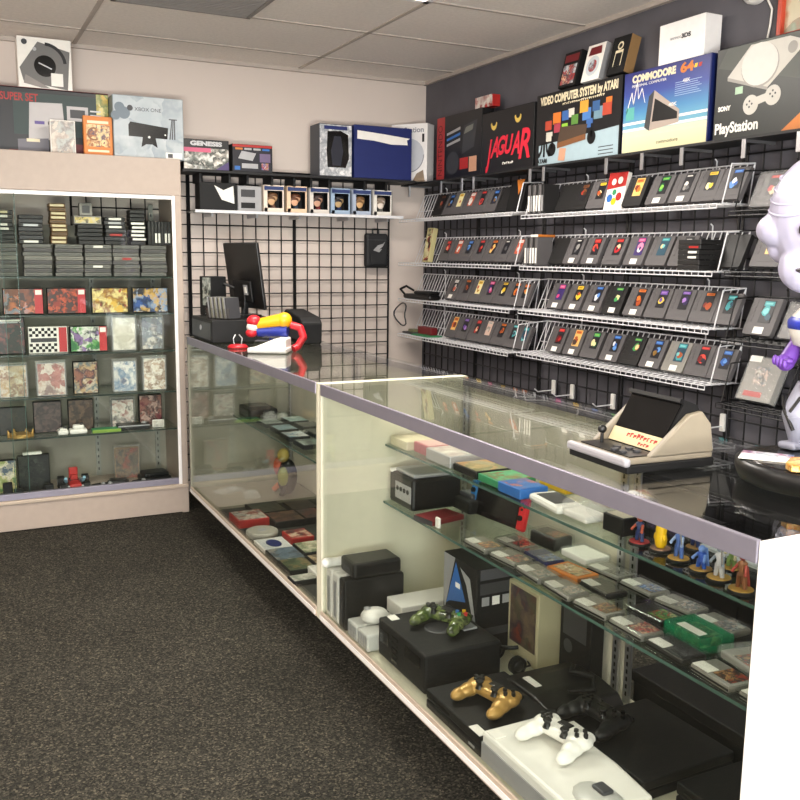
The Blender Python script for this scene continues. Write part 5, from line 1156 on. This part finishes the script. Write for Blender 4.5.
fl('game case with tan and green picture, far case', -1.455, -1.83, .14, .12, .025, ['#8a8068', '#c8c0a8', '#5a6a4a', '#a89a80'])
fl('dark green game case, front of the far case', -1.577, -1.985, .14, .11, .02, ['#2a3a2a', '#4a5a40', '#7a6a4a', '#20281e'])
fl('game case with brown picture at the middle of the far case', -1.455, -1.98, .14, .12, .02, ['#7a5a3c', '#3a2e26', '#b09a78', '#5a4a3a'])
fl('white game case leaning by the post, front of the far case', -1.5, -2.13, .16, .12, .03, ['#d8d4cc', '#c0bcb4', '#a8a49c'], PAPER)
fl('pale game case nearest the post, front of the far case', -1.6, -2.13, .07, .11, .02, ['#6a7a6a', '#c8c4b8', '#3a4038'])
fl('dark grey game case at the back of the far case deck', -1.44, -1.19, .18, .15, .02, ['#3c4038', '#2c302c', '#505448', '#34382f'])
fl('dark game case beside it at the back of the far case deck, under the shelf', -1.28, -1.22, .15, .13, .02, ['#4a3c30', '#2e2a28', '#5a5048'])
b = MB(); b.box(-1.635, -2.36, 0, -1.14, -1.08, .0006, mat('dark_mat', '#2c2c28', .8)); tag(b.build('display_mat', None, (0, 0, DZ+.0001)), 'thin dark mat under the games in the far case', 'mat')
for k, (x, y, lb) in enumerate(((-1.5, -.78, 'left'), (-1.42, -.9, 'right'))):
    b = MB(); b.box(-.07, -.04, 0, .07, .04, .014, FILM, .006); b.ball((.02, 0, .012), (.03, .025, .012), FILM, 10, 6); tag(b.build('plastic_bag', None, (x, y, DZ+.0005), (0, 0, .4+k)), f'small clear bag on the bare deck of the far case, {lb} one', 'plastic bag')
t = thing('cassette_player', 'flat black console with dark window on the far case shelf', 'game console', (-1.335, -.76, G0), (0, 0, FACE_R))
MB().box(-.1, -.07, 0, .1, .07, .055, BLK2, .006).build('body', t); MB().box(-.07, -.0715, .012, .06, -.0695, .042, DGREY).build('front_panel', t); MB().box(-.1, -.05, .0551, .02, .05, .057, GLOSSBLK).build('lid', t)
for k, (x, y, c, lb) in enumerate(((-1.35, -1.0, ['#4a5450', '#8a9088', '#2a2e2c'], 'grey-green'), (-1.22, -.98, ['#a8c0b8', '#7a948c', '#c8d4cc'], 'pale mint'), (-1.34, -1.17, ['#3a5a6a', '#8aa0a0', '#2a3a40'], 'dull blue'), (-1.21, -1.14, ['#2a2a2a', '#4a4a44', '#1a1a1a'], 'black'), (-1.35, -1.34, ['#4a7a90', '#c8c8c0', '#2a4454'], 'bright blue'), (-1.22, -1.31, ['#1c1c1c', '#3a3c38', '#121212'], 'dark'), (-1.35, -1.52, ['#5a6a60', '#2a302c', '#9aa49a'], 'dim green'), (-1.22, -1.5, ['#3a3a38', '#1c1c1c', '#56564e'], 'charcoal'))):
    fl(f'{lb} game case lying on the far case glass shelf', x, y, .13, .1, .02, c, z0=G0, grp='games on the far case glass shelf')
# orange and green toy on the deck
t = thing('toy_figure', 'orange, green and black toy figure leaning at the back of the far case', 'toy', (-1.25, -.95, D0), (0, 0, FACE_R))
b = MB(); b.ball((0, 0, .092), (.06, .05, .09), BLK2, 14, 8); b.ball((-.03, -.03, .14), (.03, .03, .05), mat('toy_orange', '#b8603a', .5), 12, 8); b.ball((.03, -.03, .1), (.03, .03, .05), mat('toy_olive', '#8a8a3a', .5), 12, 8); b.ball((.0, -.02, .2), (.035, .03, .035), mat('toy_gold', '#b09a4a', .5), 12, 8); b.cyl((-.03, -.02, .06), (-.06, -.05, .017), .014, mat('toy_orange', '#b8603a', .5), 10); b.cyl((.03, -.02, .06), (.06, -.05, .017), .014, BLK2, 10); b.build('figure', t)

# ------------------------------------------------------------------ on top of the far case
T0 = H+.0005
t = thing('cash_drawer', 'wide black cash drawer on the far end of the display case', 'cash drawer', (-1.47, -.83, T0+.0005), (0, 0, FACE_R))
b = MB(); b.box(-.19, -.16, 0, .19, .16, .105, BLK2, .004); b.build('housing', t); b = MB(); b.box(-.175, -.1635, .012, .175, -.16, .09, BLK, .002); b.cyl((0, -.1635, .06), (0, -.167, .06), .012, SILV, 14); b.build('drawer', t)
t = thing('monitor', 'black monitor seen from behind, tilted, on the cash drawer', 'monitor', (-1.41, -.80, T0+.107), (0, 0, FACE_R+.12)); t.scale = (.78, .8, .97)
b = MB(); b.box(-.1, -.07, 0, .1, .07, .012, BLK, .004); b.build('foot', t)
b = MB(); b.at((0, .0, 0), (rad(-4), 0, 0)); b.box(-.025, -.015, .01, .025, .015, .17, BLK, .004); b.build('neck', t)
M_ = Matrix.Translation((0, .0, .2)) @ Euler((rad(9), 0, 0)).to_matrix().to_4x4()
b = MB(); b.M = M_; b.box(-.255, -.006, -.16, .255, .012, .165, BLK, .004); b.box(-.15, -.022, -.13, .12, -.005, -.02, BLK2, .01); b.build('shell', t)
b = MB(); b.M = M_; b.box(.02, -.024, -.09, .08, -.0225, -.04, SILV); b.box(.035, -.0252, -.08, .065, -.024, -.05, PAPER); b.build('sticker', t)
b = MB(); b.M = M_; b.box(-.245, .0122, -.15, .245, .014, .155, GLOSSBLK); b.build('screen', t)
b = MB(); b.tube([(-.06, -.04, .14), (-.1, -.09, .16), (-.16, -.1, .1), (-.17, -.09, .01)], .007, BLK, 6); b.build('cable', t)
# items standing on the drawer
t = thing('receipt_printer', 'dark upright box with a grey mottled photo panel behind the drawer', 'printer', (-1.535, -.69, T0+.107), (0, 0, FACE_R+.3))
MB().box(-.05, -.045, 0, .05, .045, .19, BLK2, .004).build('body', t); MB().box(-.02, -.047, .05, .05, -.0455, .185, art(['#3a3e3c', '#8a928c', '#b4b8b0', '#5a605c', '#1c1e1d'], 30)).build('panel', t)
t = thing('card_rack', 'clear tray of thin upright cards on the drawer', 'card rack', (-1.545, -.935, T0+.107), (0, 0, FACE_R+.55))
for k in range(14):
    b = MB(); b.at((-.055+.0085*k, 0, 0), (0, rad(-8), 0)); b.box(-.0015, -.045, .004, .0015, .045, .1, (SILV, DGREY, mat('olive_card', '#8a8876', .5))[k % 3]); b.build('card', t)
b = MB(); b.box(-.075, -.052, 0, .075, .052, .004, CLEAR); b.box(-.075, -.052, .004, .075, -.049, .05, CLEAR); b.box(-.075, .049, .004, .075, .052, .05, CLEAR); b.build('tray', t)
# novelty telephone
t = thing('novelty_telephone', 'novelty telephone with white base and thick yellow, red and blue handset', 'telephone', (-1.49, -1.43, T0+.0005), (0, 0, -.55))
b = MB(); b.slab([(-.075, -.1), (.09, -.1), (.09, .06), (-.04, .06)], 0, .022, WPL, .006); b.prism([(-.06, .02), (.085, .02), (.085, .06), (.04, .06)], -.08, .03, WPL, .006); b.build('base', t)
b = MB(); b.box(-.05, -.07, .0465, .01, -.02, .05, DGREY); 
for k in range(4):
    for j in range(3): b.box(-.02+.018*k, -.06+.024*j, .0605-.0, -.008+.018*k, -.045+.024*j, .064, DGREY)
b.build('keypad', t)
PH = mat('handset_yellow', '#e8a818', .35); PB_ = mat('handset_blue', '#22308a', .35); PR = mat('handset_red', '#c01f2a', .35)
b = MB(); b.cyl((-.06, .03, .11), (.05, .03, .13), .024, PH, 16, .03); b.ball((.055, .03, .13), (.034, .034, .034), PH); b.cyl((-.06, .03, .08), (.07, .03, .085), .022, PB_, 16, .03); b.build('handset', t)
b = MB(); b.ball((-.075, .025, .125), (.032, .032, .026), PR); b.ball((-.08, .025, .1), (.028, .03, .024), WPL); b.ball((-.085, .02, .075), (.026, .026, .02), PR); b.build('earpiece', t)
b = MB(); b.tube([(.085, .03, .11), (.125, .025, .1), (.14, .02, .06), (.115, .015, .02), (.1, .0, .012)], .016, PR, 10); b.build('red_arm', t)
b = MB(); b.cyl((0, .03, .02), (0, .03, .075), .012, PB_, 10); b.build('post', t)
t = thing('card_reader', 'red and black oval stand with wire holder beside the novelty telephone', 'stand', (-1.575, -1.24, T0+.0005)); t.scale = (.8, .8, .8)
b = MB(); b.lathe([(.055, 0), (.057, .006), (.045, .016)], PR, 24); b.build('base', t); b = MB()
for sx in (-1, 1): b.tube([(sx*.02, 0, .016), (sx*.025, 0, .05), (sx*.01, .01, .07)], .003, STEEL, 6)
b.build('wire_holder', t)
t = thing('speaker', 'black block speaker with rounded top behind the telephone', 'speaker', (-1.22, -1.09, T0+.0005), (0, 0, FACE_R))
b = MB(); b.prism([(-.13, 0), (.13, 0), (.135, .1), (.1, .125), (-.1, .15), (-.14, .12)], -.05, .05, BLK2, .008); b.build('body', t); MB().box(-.1, -.0525, .02, .1, -.0505, .095, DGREY).build('grille', t)

# ------------------------------------------------------------------ on top of the near case
t = thing('tabletop_arcade', 'small beige tabletop arcade cabinet with dark screen on the near case', 'arcade cabinet', (-1.452, -3.70, T0+.0005), (0, 0, FACE_R-.05)); t.scale = (.86, .98, .88)
BEI = mat('beige_plastic', '#877e6e', .5); GRB = mat('grey_bumper', '#a8a6ac', .4)
W = .108
b = MB(); b.slab([(-W-.004, -.115), (W+.004, -.115), (W, .105), (-W, .105)], .001, .02, BLK2, .003); b.build('foot', t)
b = MB(); b.slab([(-W-.006, -.118), (W+.006, -.118), (W, -.1), (W, .1), (-W, .1), (-W-.004, -.1)], .0201, .034, BEI, .004); b.build('deck', t)
MB().box(-W-.006, -.122, .016, W+.006, -.106, .036, GRB, .006).build('bumper', t)
for sx in (-1, 1):
    b = MB(); b.at((sx*(W-.006), 0, 0), (0, 0, PI/2)); b.prism([(-.06, .034), (.1, .034), (.09, .098), (.066, .128), (.034, .122)], -.008, .008, BEI, .003); b.build('side_panel', t)
b = MB(); b.at((0, 0, 0), (0, 0, PI/2)); b.prism([(-.026, .034), (.098, .034), (.088, .098), (.064, .14), (.034, .152)], -W+.0155, W-.0155, BLK2); b.build('shell', t)
# screen face follows the slope from (y=-.02,z=.034) to (y=.04,z=.137)
SM = Matrix.Translation((0, -.026, .034)) @ Euler((-math.atan2(.06, .118), 0, 0)).to_matrix().to_4x4()
b = MB(); b.M = SM; b.box(-W+.02, -.003, .038, W-.02, -.0005, .122, GLOSSBLK); b.box(-W+.0155, -.012, .122, W-.0155, -.0003, .131, BLK); b.build('screen', t)
o = MB(); o.M = SM; o.box(-W+.02, -.006, .002, W-.02, -.0032, .036, mat('sheet_cream', '#d8c8a0', .5)); o = o.build('price_sheet', t)
dashes(o, -.03, .019, .11, .012, 9, RED, -.0061, SM); dashes(o, .02, .006, .04, .008, 4, RED, -.0061, SM)
b = MB(); b.box(-W+.02, -.1, .0341, W-.012, -.035, .0365, BLK); b.build('control_panel', t)
b = MB(); b.cyl((-.06, -.065, .036), (-.06, -.065, .062), .004, BLK, 8); b.ball((-.06, -.065, .068), .01, BLK); b.build('joystick', t)
for dx, dy in ((0, 0), (.028, .012), (.056, .012), (.022, -.02), (.052, -.02)):
    b = MB(); b.cyl((.0+dx, -.066+dy, .0364), (.0+dx, -.066+dy, .041), .009, DGREY, 14); b.build('button', t)
# round black stand with cards
RS = (-1.28, -3.985)
t = thing('round_stand', 'round black stand at the right end of the near case carrying a statue and cards', 'stand', (RS[0], RS[1], T0+.0005))
b = MB(); b.lathe([(.13, 0), (.143, .006), (.15, .025), (.15, .038), (.144, .042)], BLK, 48); b.build('drum', t); b = MB(); b.lathe([(.13, .0421), (.128, .0435)], GLOSSBLK, 40); b.build('top_plate', t)
ST = T0+.0445
t = thing('trading_card', 'white card with blue picture strip lying on the round stand', 'card', (-1.355, -3.925, ST), (0, 0, -.95))
MB().box(-.045, -.035, 0, .045, .035, .002, PAPER).build('card', t); MB().box(-.045, .005, .0021, .045, .034, .0026, art(['#4a6a9a', '#8a4a6a', '#c8d0d8', '#2a3a60'], 40)).build('picture', t)
b = MB(); b.slab([(.045*math.cos(k*PI/8)*(1+.25*(k % 2)), .033*math.sin(k*PI/8)*(1+.2*(k % 3 == 0))) for k in range(16)], 0, .012, art(['#d89a3a', '#b86a1a', '#e8c880', '#8a5a2a', '#e0b050'], 40), .002)
tag(b.build('toy_disc', None, (-1.36, -4.02, ST), (0, 0, .4)), 'orange mottled flat toy on the near edge of the round stand', 'toy')
# statue
t = thing('statue', 'pale lavender statue with wrinkled head, purple fist and grey armoured leg on the round stand', 'statue', (-1.228, -3.938, ST), (0, 0, FACE_R))
LAV = mat('lavender_resin', '#c4c2dc', .35); PUR = mat('purple_resin', '#6a3fa0', .35); ARM = mat('armour_grey', '#9a9cac', .35, .1); BB = mat('blue_band', '#2a3ab0', .35)
b = MB(); b.ball((-.03, .0, .45), (.1, .1, .115), LAV, 24, 14); b.ball((-.108, -.03, .412), (.026, .03, .036), LAV, 14, 10); b.ball((-.09, -.03, .385), (.03, .035, .03), LAV, 14, 10); b.ball((-.08, -.05, .42), (.055, .045, .036), LAV, 14, 10); b.ball((-.03, -.03, .35), (.055, .06, .05), LAV, 14, 10); b.cyl((.0, 0, .24), (-.02, 0, .4), .035, LAV, 14)
b.build('head', t, remesh=.004)
b = MB()
for k in range(4):
    z = .452+k*.02; rr = .0985*math.sqrt(max(.05, 1-((z-.45)/.115)**2))
    b.tube([(-.03+rr*math.cos(a), rr*math.sin(a), z+.01*math.sin(2.5*(a+1))) for a in [-2.9+q*.16 for q in range(14)]], .0028, LAV, 6)
b.build('wrinkle_folds', t)
for sx, sy in ((.008, -.091), (.075, -.04)):
    b = MB(); b.ball((sx, sy, .418), (.017, .012, .015), mat('hollow_dark', '#150f16', .6), 12, 8); b.build('eye_socket', t)
b = MB(); b.ball((.008, -.084, .345), (.024, .01, .006), mat('mouth_dark', '#2a1a24', .4), 12, 8); b.build('mouth', t)
b = MB(); b.lathe([(.04, .29), (.066, .262), (.072, .235), (.062, .205), (.045, .2)], WPL, 22); b.build('collar', t); b = MB(); b.lathe([(.064, .232), (.074, .237), (.075, .25), (.068, .258)], BB, 22); b.build('collar_band', t)
b = MB(); b.cyl((0, 0, .12), (0, 0, .22), .042, ARM, 14, .05); b.ball((0, 0, .12), (.046, .042, .035), ARM, 14, 8); b.build('torso', t)
for sx in (-1, 1):
    b = MB(); b.ball((sx*.052, -.01, .215), (.02, .024, .024), PUR, 12, 8); b.cyl((sx*.052, -.01, .215), (sx*.056, -.04, .175), .016, PUR, 12); b.ball((sx*.056, -.045, .17), (.017, .018, .017), PUR, 12, 8)
    for k in range(4): b.ball((sx*.056-.012+.008*k, -.06, .174-.002*k), (.005, .007, .011-.001*abs(k-1)), PUR, 8, 6)
    b.ball((sx*.04, -.052, .174), (.006, .01, .006), PUR, 8, 6); b.build('arm', t)
    b = MB(); b.cyl((sx*.03, 0, .125), (sx*.045, -.012, .07), .026, ARM, 14, .03); b.cyl((sx*.045, -.012, .07), (sx*.045, 0, .006), .03, ARM, 14, .018); b.ball((sx*.045, -.012, .07), (.03, .03, .026), ARM, 14, 8); b.box(sx*.045-.02, -.04, .001, sx*.045+.02, .022, .015, ARM, .005); b.build('leg', t)
    b = MB(); b.tube([(sx*.045-.026, -.026, .1), (sx*.045-.008, -.04, .075), (sx*.045+.012, -.037, .04)], .0035, BLK, 6); b.tube([(sx*.045+.018, -.03, .105), (sx*.045+.004, -.04, .075)], .0035, BLK, 6); b.build('armour_line', t)

# ------------------------------------------------------------------ light
W_ = bpy.data.worlds.new('world'); SC.world = W_; W_.use_nodes = True
bg = W_.node_tree.nodes['Background']; bg.inputs[0].default_value = (.62, .74, 1., 1); bg.inputs[1].default_value = .6
def area(name, loc, rot, sx, sy, power, col=(1, 1, 1)):
    l = bpy.data.lights.new(name, 'AREA'); l.shape = 'RECTANGLE'; l.size = sx; l.size_y = sy; l.energy = power; l.color = col
    o = bpy.data.objects.new(name, l); COL.objects.link(o); o.location = loc; o.rotation_euler = rot; return o
# daylight through the shop window behind the camera
area('window_daylight', ((WX0+WX1)/2, YF-.12, 1.3), (PI/2, 0, rad(-8)), 1.9, 1.8, 190, (.9, .93, 1.))
# added upward fill light just outside the window, brightens the ceiling
area('added_ceiling_fill', ((WX0+WX1)/2, YF-.5, .2), (PI/2+rad(46), 0, rad(-12)), 2.2, .8, 900, (1, .95, .88))
for i, (x, y, p) in enumerate(((-1.44, -1.888, 56), (-1.44, -4.938, 44), (-3.88, -3.1, 32), (-3.88, -6.15, 34))):
    area(f'fluorescent_tube', (x, y, CEIL-.025), (0, 0, 0), 1.1, .5, p, (1, .94, .87))
SC.view_settings.view_transform = 'Standard'; SC.view_settings.look = 'None'; SC.view_settings.gamma = 1; SC.view_settings.use_curve_mapping = False
SC.view_settings.exposure = -0.15
cy = SC.cycles
cy.max_bounces = 10; cy.transparent_max_bounces = 32; cy.diffuse_bounces = 5; cy.glossy_bounces = 5; cy.sample_clamp_indirect = 6; cy.caustics_reflective = False; cy.caustics_refractive = False
